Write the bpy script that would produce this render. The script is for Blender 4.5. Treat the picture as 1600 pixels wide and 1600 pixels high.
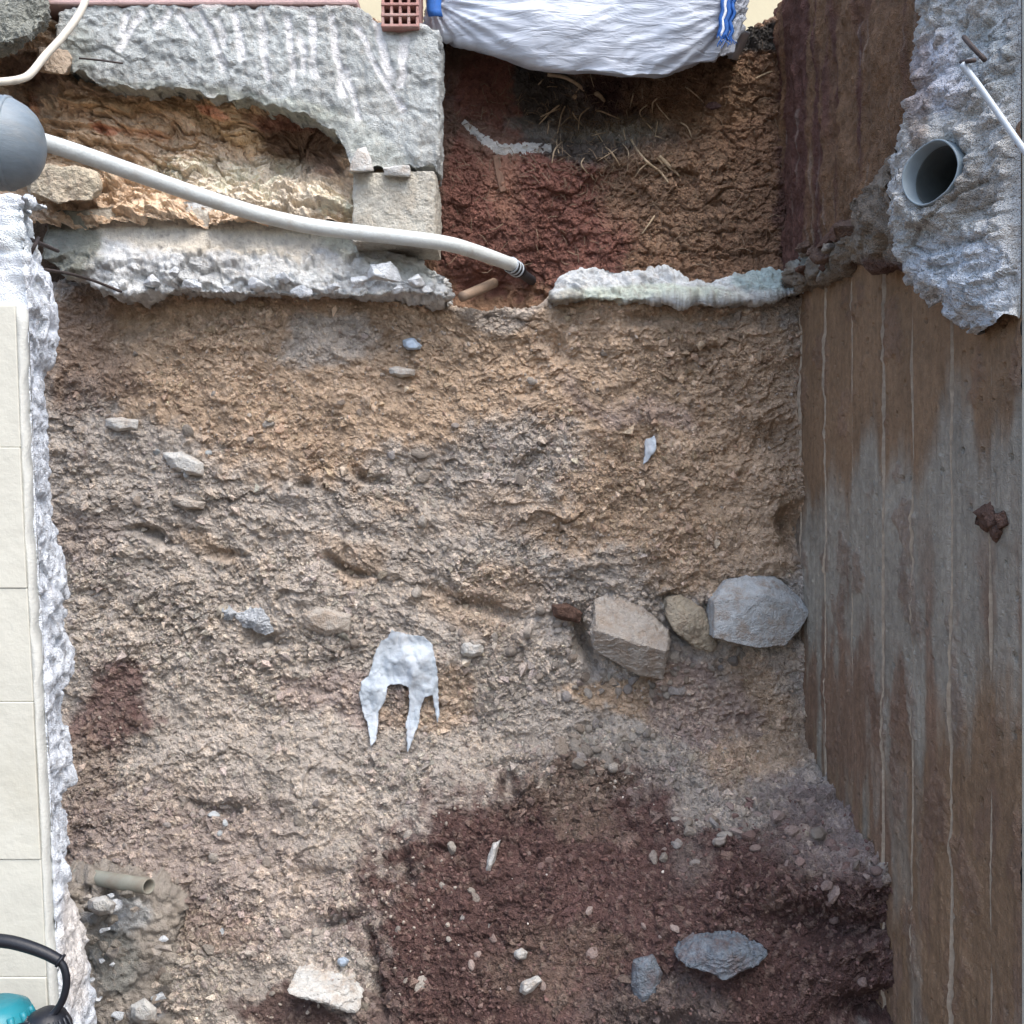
import bpy, bmesh, math, random
import numpy as np
from mathutils import Vector, Matrix, Quaternion
from mathutils.geometry import delaunay_2d_cdt

rng = np.random.default_rng(7)
random.seed(7)
scene = bpy.context.scene
for o in list(bpy.data.objects):
    bpy.data.objects.remove(o)

# ------------------------------------------------------------------ camera, sky, sun, exposure
CAM_Z = 1.6
cam_data = bpy.data.cameras.new("camera")
cam_data.sensor_fit = 'HORIZONTAL'
cam_data.sensor_width = 36.0
cam_data.lens = 36.0
cam_data.clip_start = 0.05
cam_data.clip_end = 2000
cam = bpy.data.objects.new("camera", cam_data)
scene.collection.objects.link(cam)
cam.location = (0, 0, CAM_Z)
cam.rotation_euler = (math.radians(90), 0, 0)
scene.camera = cam

SUN_EL, SUN_AZ = math.radians(58), math.radians(148)   # compass bearing, from +Y towards +X
world = bpy.data.worlds.new("World")
scene.world = world
world.use_nodes = True
wn = world.node_tree.nodes
bg = wn["Background"]
sky = wn.new("ShaderNodeTexSky")
sky.sky_type = 'NISHITA'
sky.sun_disc = False
sky.sun_elevation = SUN_EL
sky.sun_rotation = SUN_AZ
sky.air_density = 1.0
sky.dust_density = 3.0
world.node_tree.links.new(sky.outputs[0], bg.inputs[0])
bg.inputs[1].default_value = 0.15
sun_data = bpy.data.lights.new("sun", 'SUN')
sun_data.energy = 1.15
sun_data.angle = math.radians(48)
sun_data.color = (1.0, 0.975, 0.94)
sun = bpy.data.objects.new("sun", sun_data)
scene.collection.objects.link(sun)
sd = Vector((math.sin(SUN_AZ) * math.cos(SUN_EL), math.cos(SUN_AZ) * math.cos(SUN_EL), math.sin(SUN_EL)))
sun.rotation_euler = (-sd).to_track_quat('-Z', 'Y').to_euler()
sun.location = sd * 30
scene.view_settings.view_transform = 'Standard'
scene.view_settings.look = 'None'
scene.view_settings.exposure = 1.34
scene.view_settings.gamma = 1.0
scene.view_settings.use_curve_mapping = False

# ------------------------------------------------------------------ helpers: positions and noise
def at(px, py, D):
    """a point of the place, D metres in front of where the photograph was taken"""
    return np.array(((px - 800) / 1600 * D, D, CAM_Z + (800 - py) / 1600 * D))

def X_(px, D): return (px - 800) / 1600 * D
def Z_(py, D): return CAM_Z + (800 - py) / 1600 * D

def hsh(ix, iy, iz, seed):
    n = (ix.astype(np.uint32) * np.uint32(374761393) + iy.astype(np.uint32) * np.uint32(668265263)
         + iz.astype(np.uint32) * np.uint32(2246822519) + np.uint32((seed * 3266489917) & 0xffffffff))
    n = (n ^ (n >> np.uint32(13))) * np.uint32(1274126177)
    n = (n ^ (n >> np.uint32(15))) * np.uint32(2246822519)
    return n ^ (n >> np.uint32(16))

_G = rng.normal(size=(128, 3)).astype(np.float32)
_G /= np.linalg.norm(_G, axis=1, keepdims=True)

def perlin(P, seed=0):
    P = np.asarray(P, np.float32)
    F = np.floor(P)
    I = F.astype(np.int64)
    f = P - F
    u = f * f * f * (f * (f * 6 - 15) + 10)
    out = np.zeros(P.shape[0], np.float32)
    for dx in (0, 1):
        wx = u[:, 0] if dx else 1 - u[:, 0]
        for dy in (0, 1):
            wy = u[:, 1] if dy else 1 - u[:, 1]
            for dz in (0, 1):
                wz = u[:, 2] if dz else 1 - u[:, 2]
                h = hsh(I[:, 0] + dx, I[:, 1] + dy, I[:, 2] + dz, seed) & np.uint32(127)
                g = _G[h]
                out += wx * wy * wz * (g[:, 0] * (f[:, 0] - dx) + g[:, 1] * (f[:, 1] - dy) + g[:, 2] * (f[:, 2] - dz))
    return out * 1.6

def fbm(P, octaves=4, seed=0, gain=0.5):
    P = np.asarray(P, np.float32)
    s = np.zeros(P.shape[0], np.float32)
    a = 1.0
    for k in range(octaves):
        s += a * perlin(P * (2.03 ** k) + 17.3 * k, seed + k * 11)
        a *= gain
    return s

def sstep(a, b, x):
    t = np.clip((x - a) / (b - a), 0, 1)
    return t * t * (3 - 2 * t)

def stones2d(s, t, cell, prob, rmin, rmax, seed, flat=0.6, prob_map=None):
    """scattered angular stones half sunk in a surface: height, random tint, mask"""
    s = np.asarray(s, np.float32); t = np.asarray(t, np.float32)
    ix = np.floor(s / cell).astype(np.int64); iy = np.floor(t / cell).astype(np.int64)
    H = np.zeros(s.shape, np.float32); T = np.zeros(s.shape, np.float32); M = np.zeros(s.shape, np.float32)
    for dx in (-1, 0, 1):
        for dy in (-1, 0, 1):
            cx = ix + dx; cy = iy + dy
            z0 = np.zeros_like(cx)
            hA, hB, hC = hsh(cx, cy, z0, seed), hsh(cx, cy, z0 + 1, seed), hsh(cx, cy, z0 + 2, seed)
            r = [((h_ >> np.uint32(b_)) & np.uint32(1023)).astype(np.float32) / 1023. for h_, b_ in ((hA, 0), (hA, 10), (hA, 20), (hB, 0), (hB, 10), (hB, 20), (hC, 5))]
            px = (cx + .15 + .7 * r[0]) * cell - s
            py = (cy + .15 + .7 * r[1]) * cell - t
            a = r[2] * 3.1416
            rad = rmin + (rmax - rmin) * r[3] ** 2
            ca, sa = np.cos(a), np.sin(a)
            e1 = (px * ca + py * sa) / rad
            e2 = (-px * sa + py * ca) / (rad * (flat + (1 - flat) * r[4]))
            q = np.sqrt(e1 * e1 + e2 * e2)
            q = .55 * q + .45 * np.maximum(np.abs(e1 * .9 + e2 * .35), np.abs(e2 * .95 - e1 * .2))
            pm = prob if prob_map is None else prob * prob_map
            ok = (r[5] < pm) & (q < 1)
            tilt = 1 + (r[6] - .5) * .9 * e1 + (r[4] - .5) * .7 * e2
            h = np.where(ok, rad * np.clip(1 - q * q, 0, 1) ** .45 * np.clip(tilt, .3, 1.7), 0)
            up = h > H
            H = np.where(up, h, H); T = np.where(up, r[6], T); M = np.where(up & (q < .93), 1, M)
    return H, T, M

def facets(s, t, cell, seed, aspect=1.6, lean=.5):
    """broken faces: every cell is a tilted little plane with its own level, leaning out at its foot; returns (level -1..1, crease 0..1)"""
    s = np.asarray(s, np.float32) / (cell * aspect); t = np.asarray(t, np.float32) / cell
    ix = np.floor(s).astype(np.int64); iy = np.floor(t).astype(np.int64)
    B1 = np.full(s.shape, 9., np.float32); B2 = np.full(s.shape, 9., np.float32); H = np.zeros(s.shape, np.float32)
    for dx in (-1, 0, 1):
        for dy in (-1, 0, 1):
            cx = ix + dx; cy = iy + dy; z0 = np.zeros_like(cx)
            hA, hB = hsh(cx, cy, z0, seed), hsh(cx, cy, z0 + 1, seed)
            r = [((h_ >> np.uint32(b_)) & np.uint32(1023)).astype(np.float32) / 1023. for h_, b_ in ((hA, 0), (hA, 10), (hA, 20), (hB, 0), (hB, 10))]
            ex = s - (cx + r[0]); ey = t - (cy + r[1])
            q = ex * ex + ey * ey
            h = (r[2] - .5) * 1.5 + ex * (r[3] - .5) * 1.8 + ey * (lean + (r[4] - .5) * 1.6)
            near = q < B1
            B2 = np.where(near, B1, np.minimum(B2, q)); H = np.where(near, h, H); B1 = np.where(near, q, B1)
    return H, np.sqrt(B2) - np.sqrt(B1)

def srgb(r, g, b):
    c = np.array((r, g, b), float) / 255
    return np.where(c <= .04045, c / 12.92, ((c + .055) / 1.055) ** 2.4)

# ------------------------------------------------------------------ helpers: objects
col = scene.collection

def tag(o, label=None, cat=None, group=None, kind=None):
    if label: o["label"] = label
    if cat: o["category"] = cat
    if group: o["group"] = group
    if kind: o["kind"] = kind
    return o

def link(o, parent=None):
    col.objects.link(o)
    if parent is not None:
        o.parent = parent
        o.matrix_parent_inverse = Matrix.Translation(parent.location).inverted() if parent.type == 'EMPTY' else Matrix()
    return o

def empty(name, loc, label=None, cat=None, group=None, kind=None):
    e = bpy.data.objects.new(name, None)
    e.location = loc
    e.empty_display_size = .1
    col.objects.link(e)
    return tag(e, label, cat, group, kind)

def mesh_from(name, V, F, mat, parent=None, colors=None, smooth=True):
    """V (n,3); F (m,3|4) int array or list of lists"""
    me = bpy.data.meshes.new(name)
    V = np.asarray(V, np.float32)
    if isinstance(F, np.ndarray):
        m, k = F.shape
        me.vertices.add(len(V)); me.vertices.foreach_set("co", V.ravel())
        me.loops.add(m * k); me.loops.foreach_set("vertex_index", F.ravel().astype(np.int32))
        me.polygons.add(m)
        me.polygons.foreach_set("loop_start", np.arange(0, m * k, k, dtype=np.int32))
        me.polygons.foreach_set("loop_total", np.full(m, k, np.int32))
    else:
        me.from_pydata([tuple(v) for v in V], [], F)
    me.polygons.foreach_set("use_smooth", np.full(len(me.polygons), smooth, bool))
    if colors is not None:
        at_ = me.attributes.new("col", 'FLOAT_COLOR', 'POINT')
        c4 = np.ones((len(V), 4), np.float32); c4[:, :3] = colors
        at_.data.foreach_set("color", c4.ravel())
    me.update(calc_edges=True)
    me.validate()
    if mat: me.materials.append(mat)
    o = bpy.data.objects.new(name, me)
    link(o, parent)
    return o

def grid_faces(nv, nu, keep=None):
    i = np.arange(nv * nu).reshape(nv, nu)
    F = np.stack([i[:-1, :-1], i[:-1, 1:], i[1:, 1:], i[1:, :-1]], -1).reshape(-1, 4)
    if keep is not None:
        k = keep.reshape(nv, nu)
        kk = (k[:-1, :-1] & k[:-1, 1:] & k[1:, 1:] & k[1:, :-1]).reshape(-1)
        F = F[kk]
    return F

def grid_normals(P):
    """P (nv,nu,3); rows run down, columns run right as seen by the viewer: normals point out"""
    du = np.gradient(P, axis=1); dv = np.gradient(P, axis=0)
    n = np.cross(du, dv)
    n /= np.linalg.norm(n, axis=-1, keepdims=True) + 1e-12
    return -n

def blur_rows(A, n):
    for _ in range(n):
        B = A.copy()
        B[1:-1] = (A[:-2] + 2 * A[1:-1] + A[2:]) / 4
        A = B
    return A

def tube(name, pts, rad, mat, parent=None, seg=10, sub=6, caps=True, wob=0.0):
    pts = np.array(pts, float)
    n = len(pts)
    rad = np.full(n, rad) if np.isscalar(rad) else np.array(rad, float)
    if sub > 1 and n > 2:
        out, ro = [], []
        for i in range(n - 1):
            p0 = pts[max(i - 1, 0)]; p1 = pts[i]; p2 = pts[i + 1]; p3 = pts[min(i + 2, n - 1)]
            for k in range(sub):
                t = k / sub
                out.append(.5 * ((2 * p1) + (-p0 + p2) * t + (2 * p0 - 5 * p1 + 4 * p2 - p3) * t * t + (-p0 + 3 * p1 - 3 * p2 + p3) * t ** 3))
                ro.append(rad[i] * (1 - t) + rad[i + 1] * t)
        out.append(pts[-1]); ro.append(rad[-1])
        pts = np.array(out); rad = np.array(ro)
    V, F = tube_geo(pts, rad, seg, caps, wob)
    return mesh_from(name, V, F, mat, parent)

def tube_geo(pts, rad, seg, caps=True, wob=0.0):
    n = len(pts)
    T = np.gradient(pts, axis=0)
    T /= np.linalg.norm(T, axis=1, keepdims=True) + 1e-12
    ref = np.array((0, 0, 1.0)) if abs(T[0][2]) < .9 else np.array((1.0, 0, 0))
    V = []
    N = np.cross(T[0], ref); N /= np.linalg.norm(N)
    for i in range(n):
        N = N - T[i] * N.dot(T[i]); N /= np.linalg.norm(N) + 1e-12
        B = np.cross(T[i], N)
        for k in range(seg):
            a = 2 * math.pi * k / seg
            r = rad[i] * (1 + (wob * (random.random() - .5) if wob else 0))
            V.append(pts[i] + r * (math.cos(a) * N + math.sin(a) * B))
    F = []
    for i in range(n - 1):
        for k in range(seg):
            a = i * seg + k; b = i * seg + (k + 1) % seg
            F.append([a, b, b + seg, a + seg])
    if caps:
        F.append(list(range(seg))[::-1]); F.append([(n - 1) * seg + k for k in range(seg)])
    return V, F

def box_geo(x0, x1, y0, y1, z0, z1):
    V = [(x, y, z) for z in (z0, z1) for y in (y0, y1) for x in (x0, x1)]
    F = [[0, 2, 3, 1], [4, 5, 7, 6], [0, 1, 5, 4], [2, 6, 7, 3], [0, 4, 6, 2], [1, 3, 7, 5]]
    return V, F

def box(name, x0, x1, y0, y1, z0, z1, mat, parent=None, bevel=0.0, seg=2):
    bm = bmesh.new()
    V, F = box_geo(x0, x1, y0, y1, z0, z1)
    vs = [bm.verts.new(v) for v in V]
    for f in F: bm.faces.new([vs[i] for i in f])
    bmesh.ops.recalc_face_normals(bm, faces=bm.faces)
    if bevel:
        bmesh.ops.bevel(bm, geom=bm.edges[:], offset=bevel, segments=seg, affect='EDGES', profile=.5)
    me = bpy.data.meshes.new(name); bm.to_mesh(me); bm.free()
    me.materials.append(mat)
    o = bpy.data.objects.new(name, me)
    return link(o, parent)

def hull_rock(name, pts, mat, parent=None, cuts=4, amp=.006, bevel=.006, seed=0, colors=None, scale=14., layers=0., ldir=(0, .3, 1)):
    """a broken stone: convex hull of its corners, arrises rounded, faces roughened"""
    bm = bmesh.new()
    for p in pts: bm.verts.new(p)
    r = bmesh.ops.convex_hull(bm, input=bm.verts[:])
    junk = [g for g in r['geom_interior'] + r['geom_unused'] if isinstance(g, bmesh.types.BMVert)]
    if junk: bmesh.ops.delete(bm, geom=list(set(junk)), context='VERTS')
    bmesh.ops.dissolve_limit(bm, angle_limit=math.radians(4), verts=bm.verts[:], edges=bm.edges[:])
    if bevel: bmesh.ops.bevel(bm, geom=bm.edges[:], offset=bevel, segments=2, affect='EDGES', profile=.6, clamp_overlap=True)
    bmesh.ops.triangulate(bm, faces=bm.faces[:])
    for _ in range(cuts):
        L = sorted(e.calc_length() for e in bm.edges)
        lim = max(.007, L[int(len(L) * .55)])
        es = [e for e in bm.edges if e.calc_length() > lim]
        if not es: break
        bmesh.ops.subdivide_edges(bm, edges=es, cuts=1)
        bmesh.ops.triangulate(bm, faces=[f for f in bm.faces if len(f.verts) > 3])
    bmesh.ops.recalc_face_normals(bm, faces=bm.faces)
    bm.normal_update()
    P = np.array([v.co[:] for v in bm.verts]); N = np.array([v.normal[:] for v in bm.verts])
    d = amp * fbm(P * scale, 4, seed) + amp * .5 * fbm(P * scale * 5, 3, seed + 3)
    if layers:
        ld = np.array(ldir, float); ld /= np.linalg.norm(ld)
        ph = P @ ld / layers + 1.1 * fbm(P * 14, 3, seed + 9)
        d += amp * 1.1 * (1 - (ph - np.floor(ph))) 
    P = P + N * d[:, None]
    for v, p in zip(bm.verts, P): v.co = p
    me = bpy.data.meshes.new(name); bm.to_mesh(me); bm.free()
    me.materials.append(mat)
    o = bpy.data.objects.new(name, me)
    return link(o, parent)

# ------------------------------------------------------------------ materials
def new_mat(name):
    m = bpy.data.materials.new(name); m.use_nodes = True
    nt = m.node_tree
    return m, nt, nt.nodes["Principled BSDF"]

def N(nt, typ, **kw):
    n = nt.nodes.new(typ)
    for k, v in kw.items():
        if k in n.inputs.keys() if hasattr(n.inputs, 'keys') else False:
            n.inputs[k].default_value = v
        else:
            setattr(n, k, v)
    return n

def noise(nt, vec, scale, detail=4., rough=.6, dist=0.):
    n = nt.nodes.new("ShaderNodeTexNoise")
    n.inputs["Scale"].default_value = scale
    n.inputs["Detail"].default_value = detail
    n.inputs["Roughness"].default_value = rough
    n.inputs["Distortion"].default_value = dist
    nt.links.new(vec, n.inputs["Vector"])
    return n.outputs[0]

def ramp(nt, fac, stops):
    r = nt.nodes.new("ShaderNodeValToRGB")
    cr = r.color_ramp
    while len(cr.elements) < len(stops): cr.elements.new(.5)
    for e, (p, c) in zip(cr.elements, stops):
        e.position = p; e.color = (*c, 1)
    nt.links.new(fac, r.inputs[0])
    return r.outputs[0]

def mixc(nt, fac, a, b, mode='MIX'):
    m = nt.nodes.new("ShaderNodeMix"); m.data_type = 'RGBA'; m.blend_type = mode
    if isinstance(fac, (int, float)): m.inputs[0].default_value = fac
    else: nt.links.new(fac, m.inputs[0])
    for v, i in ((a, 6), (b, 7)):
        if isinstance(v, (tuple, list, np.ndarray)): m.inputs[i].default_value = (*v, 1)
        else: nt.links.new(v, m.inputs[i])
    return m.outputs[2]

def math_(nt, op, a, b=None):
    m = nt.nodes.new("ShaderNodeMath"); m.operation = op
    for v, i in ((a, 0), (b, 1)):
        if v is None: continue
        if isinstance(v, (int, float)): m.inputs[i].default_value = v
        else: nt.links.new(v, m.inputs[i])
    return m.outputs[0]

def bump(nt, height, dist, strength=1., prev=None):
    b = nt.nodes.new("ShaderNodeBump")
    b.inputs["Distance"].default_value = dist
    b.inputs["Strength"].default_value = strength
    nt.links.new(height, b.inputs["Height"])
    if prev is not None: nt.links.new(prev, b.inputs["Normal"])
    return b.outputs[0]

def coords(nt):
    t = nt.nodes.new("ShaderNodeTexCoord")
    return t.outputs["Object"]

def mat_earthy(name, base=None, var=.35, bump_mm=(4., 1.6), rough=.95, speck=None, scale=1.0, dirt=None):
    """soil, rubble and rough concrete: colour from the 'col' attribute (or a base colour), broken up by noise; fine relief by bump"""
    m, nt, bs = new_mat(name)
    v = coords(nt)
    if base is None:
        a = nt.nodes.new("ShaderNodeAttribute"); a.attribute_name = "col"
        c = a.outputs["Color"]
    else:
        rgb = nt.nodes.new("ShaderNodeRGB"); rgb.outputs[0].default_value = (*base, 1); c = rgb.outputs[0]
    n1 = noise(nt, v, 38 * scale, 4, .7)
    lo, hi = 1 - var, 1 + var
    f1 = ramp(nt, n1, [(.25, (lo, lo, lo)), (.5, (1, 1, 1)), (.78, (hi, hi * .99, hi * .97))])
    c = mixc(nt, 1., c, f1, 'MULTIPLY')
    if dirt is not None:
        dm = ramp(nt, noise(nt, v, 16, 5, .75), [(.46, (0, 0, 0)), (.62, (1, 1, 1))])
        c = mixc(nt, math_(nt, 'MULTIPLY', dm, dirt[1]), c, tuple(dirt[0]))
    if speck is not None:
        vo = nt.nodes.new("ShaderNodeTexVoronoi"); vo.inputs["Scale"].default_value = 120 * scale
        nt.links.new(v, vo.inputs["Vector"])
        sel = math_(nt, 'GREATER_THAN', nt_sep(nt, vo.outputs["Color"]), .90)
        near = math_(nt, 'LESS_THAN', vo.outputs["Distance"], .42)
        c = mixc(nt, math_(nt, 'MULTIPLY', math_(nt, 'MULTIPLY', sel, near), .75), c, speck)
    nt.links.new(c, bs.inputs["Base Color"])
    bs.inputs["Roughness"].default_value = rough
    bs.inputs["Specular IOR Level"].default_value = .25
    h1 = noise(nt, v, 75 * scale, 4, .72)
    h2 = noise(nt, v, 300 * scale, 1, .6)
    nrm = bump(nt, h1, bump_mm[0] / 1000 * 2, 1.)
    nrm = bump(nt, h2, bump_mm[1] / 1000 * 2, 1., nrm)
    nt.links.new(nrm, bs.inputs["Normal"])
    return m

def nt_sep(nt, c):
    s = nt.nodes.new("ShaderNodeSeparateColor")
    nt.links.new(c, s.inputs[0])
    return s.outputs[0]

def mat_plain(name, base, rough=.5, var=.08, scale=20., bump_mm=.3, spec=.4, stain=None, aniso=None, metal=0.):
    m, nt, bs = new_mat(name)
    v = coords(nt)
    if aniso:
        mp = nt.nodes.new("ShaderNodeMapping"); mp.inputs["Scale"].default_value = aniso
        nt.links.new(v, mp.inputs[0]); v = mp.outputs[0]
    n1 = noise(nt, v, scale, 5, .65)
    lo, hi = 1 - var, 1 + var
    f = ramp(nt, n1, [(.3, (lo, lo, lo)), (.7, (hi, hi, hi))])
    c = mixc(nt, 1., tuple(base), f, 'MULTIPLY')
    if stain is not None:
        n2 = noise(nt, v, scale * .45, 6, .7, .5)
        c = mixc(nt, math_(nt, 'MULTIPLY', ramp(nt, n2, [(.52, (0, 0, 0)), (.75, (1, 1, 1))]), stain[1]), c, tuple(stain[0]))
    nt.links.new(c, bs.inputs["Base Color"])
    rr = ramp(nt, n1, [(.2, (max(rough - .1, 0),) * 3), (.8, (min(rough + .1, 1),) * 3)])
    nt.links.new(rr, bs.inputs["Roughness"])
    bs.inputs["Specular IOR Level"].default_value = spec
    bs.inputs["Metallic"].default_value = metal
    if bump_mm:
        nt.links.new(bump(nt, noise(nt, v, scale * 6, 4, .65), bump_mm / 1000 * 2), bs.inputs["Normal"])
    return m

def mat_stone(name, tints, var=.25, dirt=None):
    """alike stones, each its own tint"""
    m, nt, bs = new_mat(name)
    v = coords(nt)
    oi = nt.nodes.new("ShaderNodeObjectInfo")
    c = ramp(nt, oi.outputs["Random"], [(i / (len(tints) - 1), t) for i, t in enumerate(tints)])
    n1 = noise(nt, v, 3.5, 6, .7)
    lo, hi = 1 - var, 1 + var
    c = mixc(nt, 1., c, ramp(nt, n1, [(.25, (lo, lo, lo)), (.75, (hi, hi, hi))]), 'MULTIPLY')
    nt.links.new(c, bs.inputs["Base Color"])
    bs.inputs["Roughness"].default_value = .9
    bs.inputs["Specular IOR Level"].default_value = .25
    nt.links.new(bump(nt, noise(nt, v, 3, 3, .7), .25, .5), bs.inputs["Normal"])
    return m

M_soil = mat_earthy("soil", var=.38, bump_mm=(5, 2.0))
M_concrete = mat_earthy("broken_concrete", var=.2, bump_mm=(4, 1.8))
M_jamb = mat_earthy("sawn_concrete", var=.12, bump_mm=(2.5, 1.2), scale=1.3)
M_wall = mat_earthy("board_marked_concrete", var=.26, bump_mm=(2.2, 1.4), rough=.85, scale=1.2)
M_block = mat_earthy("mortar_block", srgb(196, 193, 182), var=.2, bump_mm=(2.2, 1.4), rough=.95, scale=1.4, dirt=(srgb(168, 156, 138), .5))
M_stone_grey = mat_stone("grey_stone", [tuple(srgb(*t)) for t in ((128, 120, 112), (150, 143, 134), (172, 165, 156), (140, 128, 116), (156, 152, 150))])
M_stone_red = mat_stone("reddish_stone", [tuple(srgb(*t)) for t in ((134, 110, 104), (150, 128, 120), (116, 94, 88), (166, 150, 142), (140, 122, 114))])
M_stone_pale = mat_stone("pale_stone", [tuple(srgb(*t)) for t in ((176, 182, 184), (192, 198, 202), (164, 170, 172), (204, 208, 208))], var=.15)
M_rock = mat_earthy("large_rock", srgb(172, 165, 156), var=.26, dirt=(srgb(158, 140, 122), .6), bump_mm=(3, 1.6), scale=.8)
M_rock_blue = mat_earthy("bluish_rock", srgb(184, 188, 189), var=.24, dirt=(srgb(160, 144, 128), .75), bump_mm=(3, 1.6), scale=.8)
M_rock_slate = mat_earthy("slate", srgb(112, 120, 128), var=.3, dirt=(srgb(104, 82, 74), .6), bump_mm=(3, 1.6), scale=.8)
M_rock_pale = mat_earthy("pale_rock", srgb(188, 188, 184), var=.2, dirt=(srgb(158, 140, 122), .6), bump_mm=(2, 1.2), scale=.8)
M_cream = mat_plain("cream_paint", srgb(190, 189, 177), rough=.6, var=.07, scale=4, bump_mm=1.2, stain=(srgb(172, 168, 150), .6))
M_arris = mat_plain("white_plaster", srgb(190, 191, 184), rough=.8, var=.05, scale=30, bump_mm=.8)
M_pipe = mat_plain("white_pipe_sleeve", srgb(198, 204, 202), rough=.45, var=.06, scale=26, bump_mm=.8, stain=(srgb(158, 146, 130), .6))
M_cable = mat_plain("ivory_cable", srgb(205, 198, 182), rough=.5, var=.06, scale=40, bump_mm=.2, stain=(srgb(140, 128, 110), .5))
M_grey_plastic = mat_plain("grey_plastic", srgb(118, 130, 138), rough=.4, var=.14, scale=14, bump_mm=.5, stain=(srgb(150, 146, 138), .45), aniso=(1, 1, 5))
M_drain = mat_plain("grey_blue_drain", srgb(132, 146, 154), rough=.4, var=.08, scale=16, bump_mm=.3, stain=(srgb(130, 122, 112), .6))
M_bore = mat_plain("dirty_shaded_bore", srgb(84, 90, 90), rough=.6, var=.2, scale=16, bump_mm=.6, stain=(srgb(52, 50, 46), .8))  # pipe dirt, its tone also deepened for the shade inside the bore
M_dark = mat_plain("bore_shade", srgb(40, 38, 34), rough=.9, var=.2, scale=20, bump_mm=3)  # near-black colour standing in for the shaded depth of open pipes
M_conduit = mat_plain("grey_conduit", srgb(134, 136, 126), rough=.55, var=.1, scale=18, bump_mm=.3, stain=(srgb(120, 104, 90), .7))
M_rod = mat_plain("pale_conduit", srgb(180, 190, 198), rough=.4, var=.06, scale=30, bump_mm=.2)
M_tan = mat_plain("tan_tube", srgb(140, 120, 102), rough=.7, var=.2, scale=30, bump_mm=.6)
M_rubber = mat_plain("black_rubber", srgb(24, 27, 34), rough=.42, var=.1, scale=40, bump_mm=.2)
M_teal = mat_plain("teal_plastic", srgb(30, 120, 132), rough=.38, var=.06, scale=18, bump_mm=.3, stain=(srgb(110, 140, 140), .3))
M_steel = mat_plain("dark_steel", srgb(70, 72, 76), rough=.5, var=.2, scale=30, bump_mm=.4, metal=.6)
M_rust = mat_plain("rusty_steel", srgb(66, 58, 56), rough=.8, var=.3, scale=60, bump_mm=.8)
M_root = mat_plain("root_bark", srgb(186, 166, 138), rough=.85, var=.25, scale=60, bump_mm=1., stain=(srgb(110, 90, 70), .7))
M_wood = mat_plain("wood", srgb(128, 100, 84), rough=.8, var=.25, scale=30, bump_mm=1., aniso=(6, 6, 1))
M_paint = mat_earthy("white_marking_paint", srgb(226, 224, 218), var=.2, bump_mm=(4, 2))
M_pink = mat_plain("pink_mortar", srgb(196, 168, 164), rough=.9, var=.12, scale=20, bump_mm=1.5)
M_brick = mat_plain("red_brick", srgb(168, 128, 120), rough=.9, var=.18, scale=30, bump_mm=1.2, stain=(srgb(190, 180, 172), .6))
M_house = mat_plain("house_render", srgb(196, 188, 160), rough=.9, var=.06, scale=3, bump_mm=1)
M_plasticbag = mat_plain("torn_plastic", srgb(168, 184, 200), rough=.42, var=.06, scale=14, bump_mm=.5, stain=(srgb(160, 150, 140), .35))
def make_film():
    m, nt, bs = new_mat("torn_plastic_film")
    v = coords(nt)
    c = ramp(nt, noise(nt, v, 14, 5, .65), [(.3, tuple(srgb(178, 190, 200))), (.7, tuple(srgb(204, 213, 221)))])
    d = ramp(nt, noise(nt, v, 9, 5, .7, .5), [(.52, (0, 0, 0)), (.78, (1, 1, 1))])
    c = mixc(nt, math_(nt, 'MULTIPLY', d, .45), c, tuple(srgb(160, 148, 136)))
    nt.links.new(c, bs.inputs["Base Color"]); bs.inputs["Roughness"].default_value = .75; bs.inputs["Specular IOR Level"].default_value = .12
    bs.inputs["Alpha"].default_value = .93
    nt.links.new(bump(nt, noise(nt, v, 55, 3, .6, .8), .004), bs.inputs["Normal"])
    tr = nt.nodes.new("ShaderNodeBsdfTranslucent"); nt.links.new(c, tr.inputs[0])
    mx = nt.nodes.new("ShaderNodeMixShader"); mx.inputs[0].default_value = .12
    nt.links.new(bs.outputs[0], mx.inputs[1]); nt.links.new(tr.outputs[0], mx.inputs[2])
    nt.links.new(mx.outputs[0], nt.nodes["Material Output"].inputs[0])
    return m
M_film = make_film()
M_blue = mat_plain("blue_webbing", srgb(40, 96, 170), rough=.7, var=.2, scale=50, bump_mm=.8)
M_white_strip = mat_plain("white_webbing", srgb(225, 230, 235), rough=.7, var=.1, scale=60, bump_mm=.6)
M_ground = mat_earthy("pit_floor_dirt", srgb(118, 100, 86), var=.35, bump_mm=(8, 3), scale=.6)
M_upper = mat_earthy("upper_ground_dirt", srgb(104, 88, 72), var=.35, bump_mm=(8, 3), scale=.6)

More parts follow.
